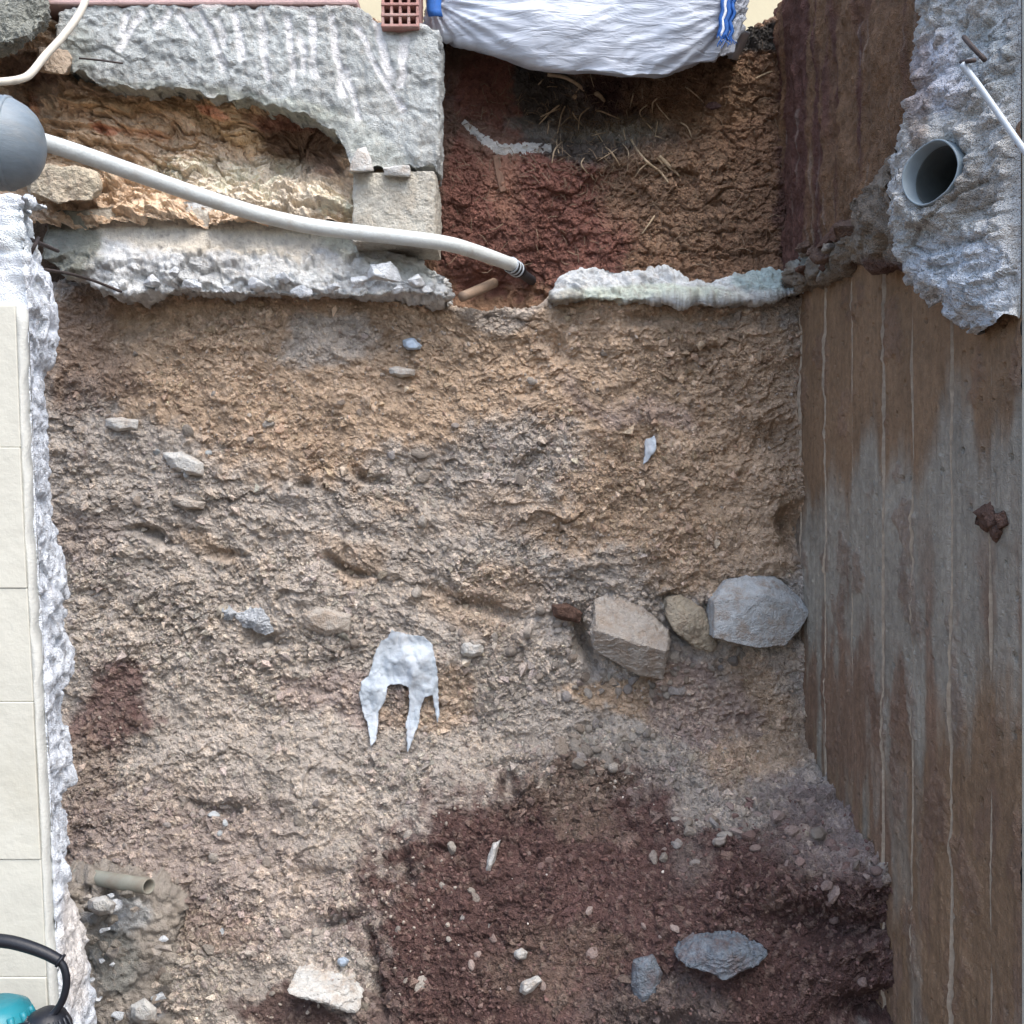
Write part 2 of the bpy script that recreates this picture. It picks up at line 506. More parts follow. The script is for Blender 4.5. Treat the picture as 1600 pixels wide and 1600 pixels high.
def make_sack_mat():
    m, nt, bs = new_mat("woven_sack")
    v = coords(nt)
    n = noise(nt, v, 4, 4, .6)
    c = ramp(nt, n, [(.3, tuple(srgb(178, 188, 202))), (.7, tuple(srgb(198, 205, 215)))])
    d = ramp(nt, noise(nt, v, 9, 6, .75, .6), [(.6, (0, 0, 0)), (.85, (1, 1, 1))])
    c = mixc(nt, math_(nt, 'MULTIPLY', d, .35), c, tuple(srgb(168, 160, 158)))
    nt.links.new(c, bs.inputs["Base Color"])
    bs.inputs["Roughness"].default_value = .48
    w1 = nt.nodes.new("ShaderNodeTexWave"); w1.inputs["Scale"].default_value = 90; w1.bands_direction = 'X'
    w2 = nt.nodes.new("ShaderNodeTexWave"); w2.inputs["Scale"].default_value = 90; w2.bands_direction = 'Z'
    for w in (w1, w2): nt.links.new(v, w.inputs["Vector"])
    nrm = bump(nt, math_(nt, 'ADD', w1.outputs[1], w2.outputs[1]), .0006, .5)
    mp = nt.nodes.new("ShaderNodeMapping"); mp.inputs["Scale"].default_value = (3, 3, 14); mp.inputs["Rotation"].default_value = (0, .25, 0)
    nt.links.new(v, mp.inputs[0])
    nrm = bump(nt, noise(nt, mp.outputs[0], 2.2, 4, .55, .6), .012, 1., nrm)
    nt.links.new(nrm, bs.inputs["Normal"])
    return m
M_sack = make_sack_mat()

# ------------------------------------------------------------------ colour fields (what each soil is made of)
K = 1.18
KS = 1.62
C_ochre = srgb(164, 140, 114) * KS
C_grey = srgb(156, 147, 137) * KS
C_red = srgb(86, 62, 57) * KS
C_mauve = srgb(137, 120, 113) * KS
C_brown = srgb(116, 96, 82) * KS
C_brick = srgb(128, 88, 76) * KS
C_dark = srgb(82, 78, 74) * K
C_concrete = srgb(174, 179, 178) * K
C_pale = srgb(206, 216, 226) * K

def patch_colors(PX, PY, P, base, patches, seed=0, warp=45):
    """patches: (px, py, rx, ry, degrees, colour, strength, softness)"""
    q = P * 4
    wx = PX + warp * fbm(q, 4, seed + 50); wy = PY + warp * fbm(q, 4, seed + 77)
    C = np.array(base, float) * np.ones((len(P), 1))
    wf = .16 * fbm(P * 22, 3, seed + 91)
    for (cx, cy, rx, ry, deg, c, s, soft) in patches:
        a = math.radians(deg)
        dx, dy = wx - cx, wy - cy
        e1 = (dx * math.cos(a) + dy * math.sin(a)) / rx; e2 = (-dx * math.sin(a) + dy * math.cos(a)) / ry
        w = s * (1 - sstep(1 - soft * .55, 1 + soft * .55, np.sqrt(e1 * e1 + e2 * e2) + wf))
        C = C * (1 - w[:, None]) + np.array(c) * w[:, None]
    return C

def screenlike(P):
    return 800 + 1600 * P[:, 0] / P[:, 1], 800 - 1600 * (P[:, 2] - CAM_Z) / P[:, 1]

# ================================================================== SETTING: ground sheets
V, F = box_geo(-150, 150, -150, 150, -.3, 0)
ground = mesh_from("ground", [(-150, -150, 0), (150, -150, 0), (150, 150, 0), (-150, 150, 0)], [[0, 1, 2, 3]], M_ground)
tag(ground, kind="structure")
upper = mesh_from("upper_ground", [(-60, 3.75, 3.0), (60, 3.75, 3.0), (60, 80, 3.0), (-60, 80, 3.0), (-60, 3.75, -.05), (60, 3.75, -.05)],
                  [[0, 1, 2, 3], [4, 5, 1, 0]], M_upper)
tag(upper, kind="structure")

# ================================================================== SETTING: the cut earth face
def earth_bank():
    nu, nv = 760, 800
    xs = np.concatenate([np.linspace(-2.3, -1.55, 60, endpoint=False), np.linspace(-1.55, .915, nu - 60)])
    # profiles (distance, height) from the top ledge down to the foot
    keys = [
        (-2.4, [(3.75, 2.36), (3.20, 2.34), (3.22, 2.05), (3.20, 1.50), (3.15, 1.00), (3.08, .72), (2.95, .42), (2.85, .18), (2.8, -.05)]),
        (-1.1, [(3.75, 2.36), (3.20, 2.34), (3.22, 2.05), (3.20, 1.50), (3.15, 1.00), (3.08, .72), (2.95, .42), (2.85, .18), (2.8, -.05)]),
        (-.45, [(3.75, 2.32), (3.18, 2.30), (3.22, 2.05), (3.20, 1.50), (3.14, .95), (3.04, .68), (2.88, .42), (2.76, .2), (2.7, -.05)]),
        (-.10, [(3.75, 2.27), (3.20, 2.25), (3.24, 2.05), (3.22, 1.50), (3.16, .90), (3.02, .70), (2.80, .44), (2.62, .2), (2.55, -.05)]),
        (.25, [(3.75, 2.31), (3.20, 2.29), (3.22, 2.05), (3.20, 1.50), (3.18, .90), (3.02, .76), (2.74, .56), (2.52, .28), (2.46, -.05)]),
        (.60, [(3.75, 2.31), (3.20, 2.29), (3.22, 2.05), (3.20, 1.50), (3.18, .92), (2.98, .79), (2.62, .66), (2.46, .38), (2.42, -.05)]),
        (.95, [(3.75, 2.31), (3.18, 2.29), (3.20, 2.05), (3.20, 1.50), (3.16, .90), (2.90, .82), (2.44, .76), (2.38, .45), (2.36, -.05)]),
    ]
    kx = np.array([k[0] for k in keys]); kp = np.array([k[1] for k in keys], float)
    seg = np.linalg.norm(np.diff(kp.mean(0), axis=0), axis=1)
    seg[0] *= .12; seg[-1] *= .8
    cum = np.concatenate([[0], np.cumsum(seg)]); cum /= cum[-1]
    t = np.linspace(0, 1, nv)
    prof = np.stack([np.stack([np.interp(t, cum, kp[i, :, k]) for k in (0, 1)], -1) for i in range(len(kx))])
    prof = np.stack([blur_rows(p, 60) for p in prof])
    # smooth interpolation across
    base = np.zeros((nv, nu, 3))
    base[:, :, 0] = xs[None, :]
    for k in (0, 1):
        A = np.stack([np.interp(xs, kx, prof[:, r, k]) for r in range(nv)])
        At = blur_rows(A.T.copy(), 200).T
        base[:, :, 1 + k] = At
    Nn = grid_normals(base).reshape(-1, 3)
    P = base.reshape(-1, 3).astype(np.float32)
    PX, PY = screenlike(P)
    arc = np.cumsum(np.concatenate([np.zeros((1, nu)), np.linalg.norm(np.diff(base[:, :, 1:], axis=0), axis=-1)]), axis=0).reshape(-1)
    S, T = P[:, 0], arc.astype(np.float32)
    Q = np.stack([S, T, P[:, 1] * .4], -1)
    # zones
    wpx = PX + 50 * fbm(Q * 3, 3, 5); wpy = PY + 50 * fbm(Q * 3, 3, 6)
    sandy = np.maximum(sstep(740, 640, wpy) * sstep(1300, 1200, PX), sstep(780, 860, wpx) * sstep(900, 780, wpy))
    bench = sstep(1215, 1290, wpy + .12 * np.abs(wpx - 1000) * (wpx < 1000)) * sstep(560, 660, wpx)
    rubble = np.clip(1.1 - sandy, .25, 1.2)
    d = .032 * fbm(Q * 1.5, 3, 20)
    d += .015 * fbm(Q * np.array((6, 8, 6)), 4, 30)
    lump = fbm(Q * np.array((14, 17, 14)), 4, 38)
    d += .008 * lump + .010 * np.maximum(lump, 0) ** 2
    calm = .30 + .85 * sstep(-.30, .35, fbm(Q * np.array((2.6, 3.6, 2.6)), 3, 170))      # scraped smooth patches between rough ones
    # broken little faces leaning out at their foot, in three sizes, roughly bedded
    wv = np.stack([fbm(Q * 9, 3, 160), fbm(Q * 9, 3, 161)], -1) * .030 + np.stack([fbm(Q * 45, 2, 162), fbm(Q * 45, 2, 163)], -1) * .007
    for (cell, amp, sd, asp, lean) in ((.15, .011, 60, 1.7, .5), (.062, .0090, 70, 1.6, .6), (.027, .0066, 80, 1.35, .55), (.0125, .0044, 85, 1.2, .45)):
        H, E = facets(S + wv[:, 0] + .04 * T, T + wv[:, 1] + .05 * S, cell, sd, asp, lean)
        mk = .25 + .75 * sstep(-.35, .4, fbm(Q * (.25 / cell), 2, sd + 5))
        d += amp * mk * (H - .5 * (1 - sstep(0, .10, E))) * (1 + .15 * bench) * (1 - .3 * sandy) * np.maximum(calm, .75 * bench)
    for (lam, amp, sd, wf) in ((.21, .015, 60, 1.9), (.09, .006, 70, 2.3)):
        ph = T / lam + wf * fbm(Q * (.5 / lam), 4, sd, .6) + .8 * S
        f = ph - np.floor(ph)
        lip = np.where(f < .93, (f / .93) ** 1.6, (1 - f) / .07)
        mk = sstep(.05, .6, fbm(Q * (.45 / lam), 3, sd + 5))
        d += amp * mk * lip * (1 - .8 * bench)
    for (cx, cy, rx, ry, deg, dep) in ((520, 1432, 46, 13, -12, .07), (572, 1520, 13, 75, -8, .07), (212, 1488, 22, 13, 30, .09), (262, 1440, 30, 42, 20, .06), (680, 745, 44, 40, 0, .035), (478, 748, 16, 10, 0, .05),
            (590, 735, 26, 9, 40, .05), (1180, 690, 55, 26, -10, .035), (560, 892, 52, 8, 24, .05), (1232, 840, 24, 44, 0, .09), (914, 1000, 14, 36, 0, .10), (1108, 942, 16, 12, 0, .08), (1262, 992, 18, 16, 0, .08), (1062, 985, 9, 26, -30, .06),
            (760, 945, 70, 13, 12, .05), (1290, 1445, 110, 26, 4, .08), (1370, 1592, 70, 30, 0, .12), (1030, 1600, 80, 26, 0, .08), (190, 510, 60, 22, -40, .04), (880, 540, 40, 14, 30, .03), (1000, 505, 40, 12, 0, .03),
            (420, 1000, 30, 14, 0, .04), (230, 850, 40, 9, 8, .045), (345, 870, 30, 9, 15, .03), (480, 1350, 30, 9, 0, .04), (800, 1190, 60, 8, -10, .03), (350, 1255, 50, 8, -8, .05), (800, 1240, 20, 40, 0, .05), (640, 1350, 12, 30, 0, .04)):
        a = math.radians(deg); dx, dy = wpx * .5 + PX * .5 - cx, wpy * .5 + PY * .5 - cy
        q = ((dx * math.cos(a) + dy * math.sin(a)) / rx) ** 2 + ((-dx * math.sin(a) + dy * math.cos(a)) / ry) ** 2
        d -= dep * np.exp(-q ** 1.5)
    # crevices
    cr = np.abs(perlin(Q * np.array((5, 9, 5)) + .35 * np.stack([fbm(Q * 14, 3, 90), fbm(Q * 14, 3, 91), 0 * S], -1), 92))
    d -= .008 * (1 - sstep(0, .05, cr)) * sstep(.05, .5, fbm(Q * 2.4, 2, 95)) * (1 - .5 * bench)
    # sunk stones of all sizes
    tint = np.zeros(len(P), np.float32); msk = np.zeros(len(P), np.float32)
    warp = .006 * np.stack([fbm(Q * 40, 2, 100), fbm(Q * 40, 2, 101)], -1)
    clus = .2 + 1.25 * sstep(-.2, .5, fbm(Q * 3.2, 3, 105))
    for (cell, prob, r0, r1, hs, sd, pm) in ((.075, .34, .012, .036, .36, 110, rubble * clus), (.034, .50, .006, .017, .5, 120, rubble * clus),
                                             (.017, .72, .0035, .0095, .75, 130, .6 + .5 * rubble * clus)):
        h, tt, mm = stones2d(S + warp[:, 0], T + warp[:, 1], cell, prob, r0, r1, sd, .5, pm)
        d += hs * h
        take = mm > 0
        tint = np.where(take, tt, tint); msk = np.where(take, 1, msk)
    d += .0048 * fbm(Q * 60, 3, 140)
    d *= 1 - .75 * (np.arange(nv) < 12).repeat(nu)
    P = P + Nn * d[:, None]
    patches = [
        (650, 560, 620, 150, 3, C_ochre, 1., .3), (1060, 690, 250, 220, 0, C_ochre, 1., .35), (380, 600, 260, 120, 20, C_ochre, .9, .35),
        (130, 560, 70, 110, 0, C_brown * 1.15, .7, .5),
        (520, 530, 60, 45, 0, C_grey * 1.05, .9, .5), (810, 730, 100, 90, 30, C_grey * 1.05, .95, .5), (780, 480, 90, 30, 10, C_grey, .8, .6),
        (860, 600, 60, 60, 0, C_ochre * 1.1, .8, .5), (930, 640, 50, 20, 30, C_mauve * 1.1, .5, .6), (1010, 640, 70, 30, 15, C_mauve * 1.15, .5, .6),
        (330, 850, 70, 24, 15, C_ochre * .95, .6, .8), (590, 800, 70, 18, 20, C_ochre * .95, .55, .8), (560, 865, 90, 14, 5, C_ochre * .95, .55, .8), (760, 930, 90, 40, 15, C_ochre * .95, .6, .8),
        (800, 800, 120, 40, 0, C_ochre * 1.02, .5, .5), (1120, 850, 140, 60, 10, C_ochre * .97, .9, .4),
        (1170, 1130, 100, 110, 0, C_ochre * .98, .95, .5), (990, 1095, 120, 26, 0, C_ochre, .95, .5), (1090, 1110, 80, 60, 20, C_mauve * 1.05, .8, .5),
        (165, 1110, 70, 70, 0, C_red * 1.35, .85, .5), (215, 1130, 40, 30, 0, C_red * 1.25, .7, .5), (120, 830, 60, 60, 0, C_mauve * .85, .5, .6),
        (120, 1250, 50, 120, 0, C_brown * .9, .6, .6), (530, 1090, 100, 40, 10, C_mauve * 1.08, .7, .5), (680, 1100, 80, 50, 0, C_ochre * .95, .75, .5),
        (240, 1320, 190, 100, -10, C_mauve * .98, .6, .8), (430, 1430, 170, 80, 0, C_mauve * 1.05, .4, .8), (300, 1540, 160, 60, 0, C_grey * .85, .6, .6),
        (330, 1440, 80, 60, 0, C_brown * 1.2, .5, .6),
        (1000, 1470, 430, 250, 6, C_red, 1., .4), (1330, 1520, 220, 140, 0, C_red * .86, 1., .25), (760, 1500, 160, 260, 0, C_red, 1., .4),
        (640, 1590, 110, 90, 0, C_red * .9, .8, .4), (880, 1250, 90, 45, 0, C_brown * .8, .8, .5), (860, 1500, 110, 60, 0, C_brown * .75, .6, .5),
        (1120, 1245, 110, 34, 15, C_grey * .92, .8, .7), (1290, 1305, 110, 66, 30, C_mauve * .86, .75, .7), (1060, 1330, 24, 60, 10, C_grey * .6, .35, 1.),
        (1020, 1590, 120, 40, 0, C_grey * .5, .4, .8), (460, 1590, 90, 22, 0, C_red * .8, .9, .4),
    ]
    C = patch_colors(PX, PY, P, C_grey, patches, 3)
    C = C * .80 + .20 * C.mean(1, keepdims=True)
    var = 1 + .16 * fbm(Q * 5, 4, 150) + .10 * fbm(Q * 30, 2, 151)
    C = C * var[:, None]
    sc = srgb(178, 170, 160) * 1.45
    stc = sc * (.62 + .55 * tint[:, None])
    soilk = C / (C.mean(1, keepdims=True) + 1e-6)
    stc = stc * (.55 + .45 * soilk) * np.clip(C.mean(1, keepdims=True) / .36, .4, 1.15)
    w = (.62 * msk * (tint > .12))[:, None]
    C = C * (1 - w) + stc * w
    o = mesh_from("earth_bank", P, grid_faces(nv, nu), M_soil, None, np.clip(C, .005, .9), smooth=False)
    global BC
    BC = C
    tag(o, "tall cut earth face of tan and grey stony soil filling the pit", kind="structure")
    return o, P.reshape(nv, nu, 3)

bank, BP = earth_bank()
BN = grid_normals(BP).reshape(-1, 3)
BF = BP.reshape(-1, 3)
BPX, BPY = screenlike(BF)

def on_bank(px, py):
    """nearest point of the earth face along the line of sight through (px,py)"""
    d2 = (BPX - px) ** 2 + (BPY - py) ** 2
    idx = np.where(d2 < 16)[0]
    if len(idx) == 0: idx = np.array([np.argmin(d2)])
    i = idx[np.argmin(BF[idx, 1])]
    return BF[i], BN[i]

# ================================================================== slabs and faces of broken concrete
def sheet(name, nu, nv, basef, dispf, colf, mat, parent=None, keep=None, smooth=False, push=None):
    u, v = np.meshgrid(np.linspace(0, 1, nu), np.linspace(0, 1, nv))
    P = basef(u, v)
    Nn = grid_normals(P).reshape(-1, 3) if push is None else np.array(push, float)[None]
    Pf = P.reshape(-1, 3)
    d = dispf(Pf, u.ravel(), v.ravel())
    Pd = Pf + Nn * d[:, None]
    C = colf(Pd, u.ravel(), v.ravel())
    k = keep(Pd).reshape(nv, nu) if keep else None
    return mesh_from(name, Pd, grid_faces(nv, nu, k), mat, parent, np.clip(C, .004, .92), smooth or mat in (M_jamb, M_concrete)), Pd.reshape(nv, nu, 3)

def wrap(w, e):
    """0..1 -> (position along the front 0..1, amount bent back 0..1), e = share spent on each return"""
    f = np.clip((w - e) / (1 - 2 * e), 0, 1)
    b = np.maximum((e - w) / e, 0) + np.maximum((w - 1 + e) / e, 0)
    return f, b

def curve_slab(name, cx, top, bot, D, depth, mat, disp, colf, parent=None, res=.0042, eu=.05, ev=.1, keep=None, prof=None, jit=0.):
    """front face between a top and a bottom outline (px lists at distance D), returns bent back"""
    x0, x1 = cx
    nu = int((X_(x1, D) - X_(x0, D)) / res / (1 - 2 * eu)); hh = abs(np.mean([p[1] for p in top]) - np.mean([p[1] for p in bot])) / 1600 * D
    nv = max(int(hh / res / (1 - 2 * ev)), 24)
    def basef(u, v):
        fu, bu = wrap(u, eu); fv, bv = wrap(v, ev)
        px = x0 + (x1 - x0) * fu
        yt = np.interp(px, [p[0] for p in top], [p[1] for p in top]); yb = np.interp(px, [p[0] for p in bot], [p[1] for p in bot])
        if jit:
            j_ = fbm(np.stack([px.ravel() * .035, 0 * px.ravel(), 0 * px.ravel() + x0], -1), 4, 7).reshape(px.shape)
            yb = yb + jit * j_
        py = yt + (yb - yt) * fv
        b = np.clip(bu + bv, 0, 1)
        y = D + depth * b ** 1.2 + (prof(fu, fv) if prof else 0)
        P = np.stack([X_(px, D), y, Z_(py, D)], -1)
        return P
    return sheet(name, nu, nv, basef, disp, colf, mat, parent, keep)

def conc_disp(amp=1., seed=0, chips=1.):
    def f(P, u, v):
        d = .016 * fbm(P * 4, 3, seed) + .010 * fbm(P * 13, 4, seed + 5)
        r = 1 - np.abs(fbm(P * 9, 3, seed + 9)) * 1.5
        d += .010 * np.clip(r, -1, 1)
        sa, tb_ = P[:, 0] + P[:, 1] + .012 * fbm(P * 14, 2, seed + 50), -P[:, 2] + .012 * fbm(P * 14, 2, seed + 51)
        for cell, am, k in ((.085, .011, 60), (.036, .007, 61), (.016, .0035, 62)):
            H, E = facets(sa, tb_, cell, seed + k, 1.3, .25)
            d += am * (H - .4 * (1 - sstep(0, .12, E)))
        h, t, m = stones2d(P[:, 0] + P[:, 1], P[:, 2], .05, .45, .010, .026, seed + 20)
        h2, t, m = stones2d(P[:, 0] + P[:, 1], P[:, 2], .02, .5, .004, .010, seed + 30)
        d += chips * (.4 * h + .45 * h2) + .0035 * fbm(P * 60, 2, seed + 40)
        return amp * d
    return f

def conc_col(base, patches=(), seed=0, warp=35, amt=.12, gain=1., desat=0., agg=0.):
    def f(P, u, v):
        PX, PY = screenlike(P)
        C = patch_colors(PX, PY, P, base, patches, seed, warp) * gain
        C = C * (1 - desat) + desat * C.mean(1, keepdims=True)
        C = C * (1 + amt * fbm(P * 7, 4, seed + 3) + .06 * fbm(P * 45, 2, seed + 4))[:, None]
        if agg:
            for cell, pr, r0, r1, k in ((.034, .55, .005, .013, 5), (.016, .55, .003, .006, 6)):
                h, t, m = stones2d(P[:, 0] + P[:, 1], P[:, 2], cell, pr, r0, r1, seed + k)
                w = (agg * m)[:, None]
                C = C * (1 - w) + w * (srgb(150, 142, 132) * (.55 + .9 * t[:, None]))
            dm = (.45 * agg * sstep(.1, .6, fbm(P * 5, 4, seed + 8)))[:, None]
            C = C * (1 - dm) + dm * srgb(166, 152, 134)
        return C
    return f

# --- the earth hollow under the concrete beam
def hollow_disp(P, u, v):
    Q = P
    d = .045 * fbm(Q * 2.2, 3, 201) + .025 * fbm(Q * 8, 4, 202)
    z = P[:, 2] + .30 * P[:, 0]                       # beds dip to the right
    sx = P[:, 0] + .02 * fbm(P * 12, 3, 205); tz = -z + .02 * fbm(P * 12, 3, 206)
    for cell, am, k, asp in ((.075, .022, 210, 3.0), (.034, .013, 211, 2.2), (.016, .008, 212, 1.5)):
        H, E = facets(sx, tz, cell, k, asp, .5)
        d += am * (H - .5 * (1 - sstep(0, .1, E)))
    for lam, amp, s in ((.12, .032, 210),):
        ph = -z / lam + 1.1 * fbm(Q * (.6 / lam) * np.array((.45, 1, 1)), 4, s, .6)
        f = ph - np.floor(ph)
        lip = np.where(f < .9, (f / .9) ** 1.5, (1 - f) / .1)
        d += amp * lip * sstep(-.25, .35, fbm(Q * (.3 / lam), 2, s + 3))
    h, t, m = stones2d(P[:, 0], P[:, 2], .03, .5, .005, .014, 240)
    return d + .5 * h + .003 * fbm(Q * 60, 2, 250)

C_hol = srgb(176, 148, 114) * K
hol_patches = [(200, 165, 130, 14, 8, srgb(150, 118, 72) * K, .8, .5), (370, 190, 120, 35, 20, srgb(158, 128, 84) * K, .9, .5),
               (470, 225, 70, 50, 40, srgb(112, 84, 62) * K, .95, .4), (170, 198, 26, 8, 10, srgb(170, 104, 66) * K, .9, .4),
               (340, 183, 28, 9, 15, srgb(176, 110, 70) * K, .8, .4), (290, 150, 30, 8, 10, srgb(150, 96, 72) * K, .7, .5),
               (225, 212, 40, 8, 15, srgb(190, 140, 100) * K, .8, .5), (400, 290, 160, 45, 10, srgb(178, 164, 140) * K, .9, .4), (50, 180, 12, 30, 0, srgb(176, 116, 66) * K, .7, .6),
               (40, 110, 60, 25, 0, srgb(110, 84, 64) * K, .9, .4), (440, 195, 50, 12, 10, srgb(140, 80, 58) * K, .5, .6)]
def hollow_base(u, v):
    D0 = 3.15
    px = -340 + 940 * u
    py_ = 0 + 360 * v
    P = np.stack([X_(px, D0), D0 + 0 * u + .16 * (1 - sstep(70, 130, py_)) * sstep(60, 110, px), Z_(py_, D0)], -1)
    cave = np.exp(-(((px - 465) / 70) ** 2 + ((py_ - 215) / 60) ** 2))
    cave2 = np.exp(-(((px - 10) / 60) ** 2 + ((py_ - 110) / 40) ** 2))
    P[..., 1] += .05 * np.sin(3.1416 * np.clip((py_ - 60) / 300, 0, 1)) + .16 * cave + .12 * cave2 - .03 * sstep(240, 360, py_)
    return P
hollow, _ = sheet("hollow_earth", 500, 215, hollow_base, hollow_disp, conc_col(C_hol, hol_patches, 31, 14, .14, 1.9, .32), M_soil)
tag(hollow, "ochre layered earth in the hollow beneath the chiselled concrete beam", kind="structure")

# --- chiselled concrete beam, upper left
chis = []
for (x0, y0, x1, y1) in ((222, 20, 186, 74), (262, 20, 246, 40), (316, 22, 350, 108), (368, 20, 378, 92), (408, 24, 420, 122), (448, 28, 458, 128), (486, 24, 492, 120),
                         (520, 28, 536, 150), (540, 110, 560, 182), (556, 40, 628, 172), (585, 30, 612, 120), (634, 60, 626, 130), (280, 22, 300, 60), (342, 30, 350, 70), (470, 60, 476, 110), (200, 22, 190, 50)):
    chis.append((x0, y0, x1, y1))
def seg_dist(PX, PY, s):
    x0, y0, x1, y1 = s
    dx, dy = x1 - x0, y1 - y0
    t = np.clip(((PX - x0) * dx + (PY - y0) * dy) / (dx * dx + dy * dy), 0, 1)
    return np.hypot(PX - x0 - t * dx, PY - y0 - t * dy), t
def beam_marks(P):
    PX, PY = screenlike(P)
    PX = PX + 5 * fbm(P * 14, 2, 305); PY = PY + 5 * fbm(P * 14, 2, 306)
    m = np.zeros(len(P))
    for s in chis:
        d, t = seg_dist(PX, PY, s)
        m = np.maximum(m, (1 - sstep(3.2, 8.0, d)) * (.6 + .4 * sstep(-.5, .4, fbm(P * 30, 2, 307))))
    return m
cdb = conc_disp(.30, 310, 1.6)
def beam_disp(P, u, v):
    return cdb(P, u, v) - .005 * beam_marks(P) - .02 * sstep(.7, .98, v) + .006 * (1 - 2 * np.abs(fbm(P * 16, 3, 318))) * (1 - beam_marks(P))
cb = conc_col(C_concrete, [(240, 135, 130, 14, 5, srgb(160, 164, 154) * K, .5, .5), (560, 225, 90, 30, 30, srgb(176, 180, 172) * K, .6, .5),
                           (430, 165, 90, 16, 15, srgb(160, 166, 152) * K, .5, .5), (470, 6, 150, 10, 0, srgb(200, 180, 178) * K, .5, .5), (120, 80, 30, 50, 0, srgb(150, 156, 150) * K, .6, .5)], 320, 18, .10, agg=.3)
def beam_col(P, u, v):
    C = cb(P, u, v)
    m = (.95 * beam_marks(P))[:, None]
    return C * (1 - m) + .92 * m
beam, _ = curve_slab("concrete_beam", (92, 684),
    [(90, 20), (140, 8), (300, 10), (520, 12), (560, 14), (600, 40), (655, 42), (690, 48)],
    [(90, 92), (130, 122), (170, 136), (230, 140), (270, 134), (330, 150), (390, 158), (440, 170), (490, 186), (520, 205), (538, 232), (548, 262), (600, 268), (640, 262), (690, 266)],
    3.08, .16, M_concrete, beam_disp, beam_col, eu=.06, ev=.17, jit=9.)
tag(beam, "long pale grey broken concrete beam with white chisel scars, top left", "concrete beam")

# --- lower concrete footing with broken pale edge
def foot_disp(P, u, v):
    PX, PY = screenlike(P)
    rough_ = sstep(372, 400, PY + 12 * fbm(P * 10, 2, 333)) * .9 + .25
    d = conc_disp(1., 330, 1.1)(P, u, v) * rough_
    return d - .01
foot_prof = lambda fu, fv: .035 * (1 - sstep(.25, .75, fv)) - .02 * np.sin(6 * fu)
footing, _ = curve_slab("concrete_footing", (62, 694),
    [(60, 318), (110, 322), (160, 318), (300, 306), (420, 318), (540, 352), (600, 380), (640, 398), (694, 428)],
    [(60, 400), (110, 432), (150, 446), (180, 462), (260, 456), (330, 462), (430, 458), (470, 466), (500, 460), (560, 462), (620, 456), (694, 462)],
    3.10, .25, M_concrete, foot_disp,
    conc_col(srgb(208, 211, 211) * K, [(330, 350, 330, 40, 3, srgb(204, 198, 184) * K, .95, .3), (90, 390, 60, 60, 0, srgb(120, 122, 108) * K, .85, .4),
                                   (560, 380, 60, 25, 10, srgb(188, 190, 176) * K, .8, .4), (640, 420, 40, 20, 0, srgb(170, 176, 168) * K, .5, .5)], 340, 22, .10, agg=.35),
    eu=.04, ev=.16, prof=foot_prof)
tag(footing, "pale broken concrete footing edge running below the white pipe", "concrete footing")
lump_pts = [(600, 428, .075, 3.02), (560, 440, .045, 3.03), (650, 440, .05, 3.03), (470, 455, .045, 3.04), (520, 448, .035, 3.04), (400, 445, .05, 3.05), (300, 446, .045, 3.05),
            (235, 440, .05, 3.05), (665, 452, .035, 3.05), (620, 452, .03, 3.03), (355, 452, .03, 3.05), (180, 448, .035, 3.06), (445, 432, .04, 3.05), (270, 425, .035, 3.05)]

def rand_hull(c, r, n=14, sx=1, sy=1, sz=1, seed=0):
    g = np.random.default_rng(seed)
    p = g.normal(size=(n, 3)); p /= np.linalg.norm(p, axis=1, keepdims=True)
    p *= (.82 + .3 * g.random((n, 1)))
    return np.array(c) + p * r * np.array((sx, sy, sz))
M_lump = mat_earthy("pale_concrete_lump", srgb(212, 217, 221), var=.14, bump_mm=(3, 1.6))
for i, (px, py, r, D) in enumerate(lump_pts):
    hull_rock("concrete_lump", rand_hull(at(px, py, D + .02), r * .62, 13, 1.25, .8, .8, 400 + i), M_lump, footing, cuts=4, amp=.004, bevel=.004, seed=400 + i)

# --- block at the right end of the footing
x0_, x1_, z0_, z1_ = X_(553, 3.08), X_(681, 3.08), Z_(382, 3.08), Z_(271, 3.08)
blk = hull_rock("concrete_block", [(x, y, z) for x in (x0_, x1_) for y in (3.055, 3.30) for z in (z0_ + (.006 if x == x1_ else 0), z1_ - (.004 if x == x0_ else 0))], M_block, None, 7, .0045, .007, 15, scale=22.)
tag(blk, "square pale mortar block standing upright under the beam end", "block")

# --- stones near the beam
st = hull_rock("wedge_stone", [at(558, 232, 3.0), at(572, 228, 3.02), at(545, 268, 3.0), at(583, 266, 3.0), at(548, 272, 3.12), at(585, 268, 3.14), at(562, 236, 3.12), at(546, 258, 3.0), at(580, 250, 3.0)],
               M_rock_pale, None, 3, .003, .004, 11)
tag(st, "small wedge-shaped beige stone on the block's upper left corner", "stone")
st = hull_rock("flat_stone", [at(40, 268, 2.98), at(60, 256, 2.99), at(120, 262, 2.98), at(152, 272, 3.0), at(158, 292, 3.0), at(142, 312, 3.0), at(90, 316, 2.98), at(50, 302, 2.98),
                              at(40, 268, 3.16), at(150, 268, 3.16), at(155, 300, 3.16), at(50, 305, 3.16)],
               mat_earthy("beige_rock", srgb(196, 184, 162), var=.2, dirt=(srgb(158, 140, 122), .6), bump_mm=(3, 1.6), scale=.8), None, 5, .009, .006, 12)
tag(st, "long beige stone lying under the white pipe beside the grey socket", "stone")
st = hull_rock("small_stone", [at(598, 262, 3.02), at(640, 258, 3.02), at(642, 276, 3.02), at(600, 274, 3.03), at(600, 262, 3.12), at(640, 262, 3.12), at(640, 276, 3.12), at(602, 275, 3.12)], M_rock_pale, None, 3, .003, .004, 13)
tag(st, "flat grey stone wedged between the beam and the mortar block", "stone")

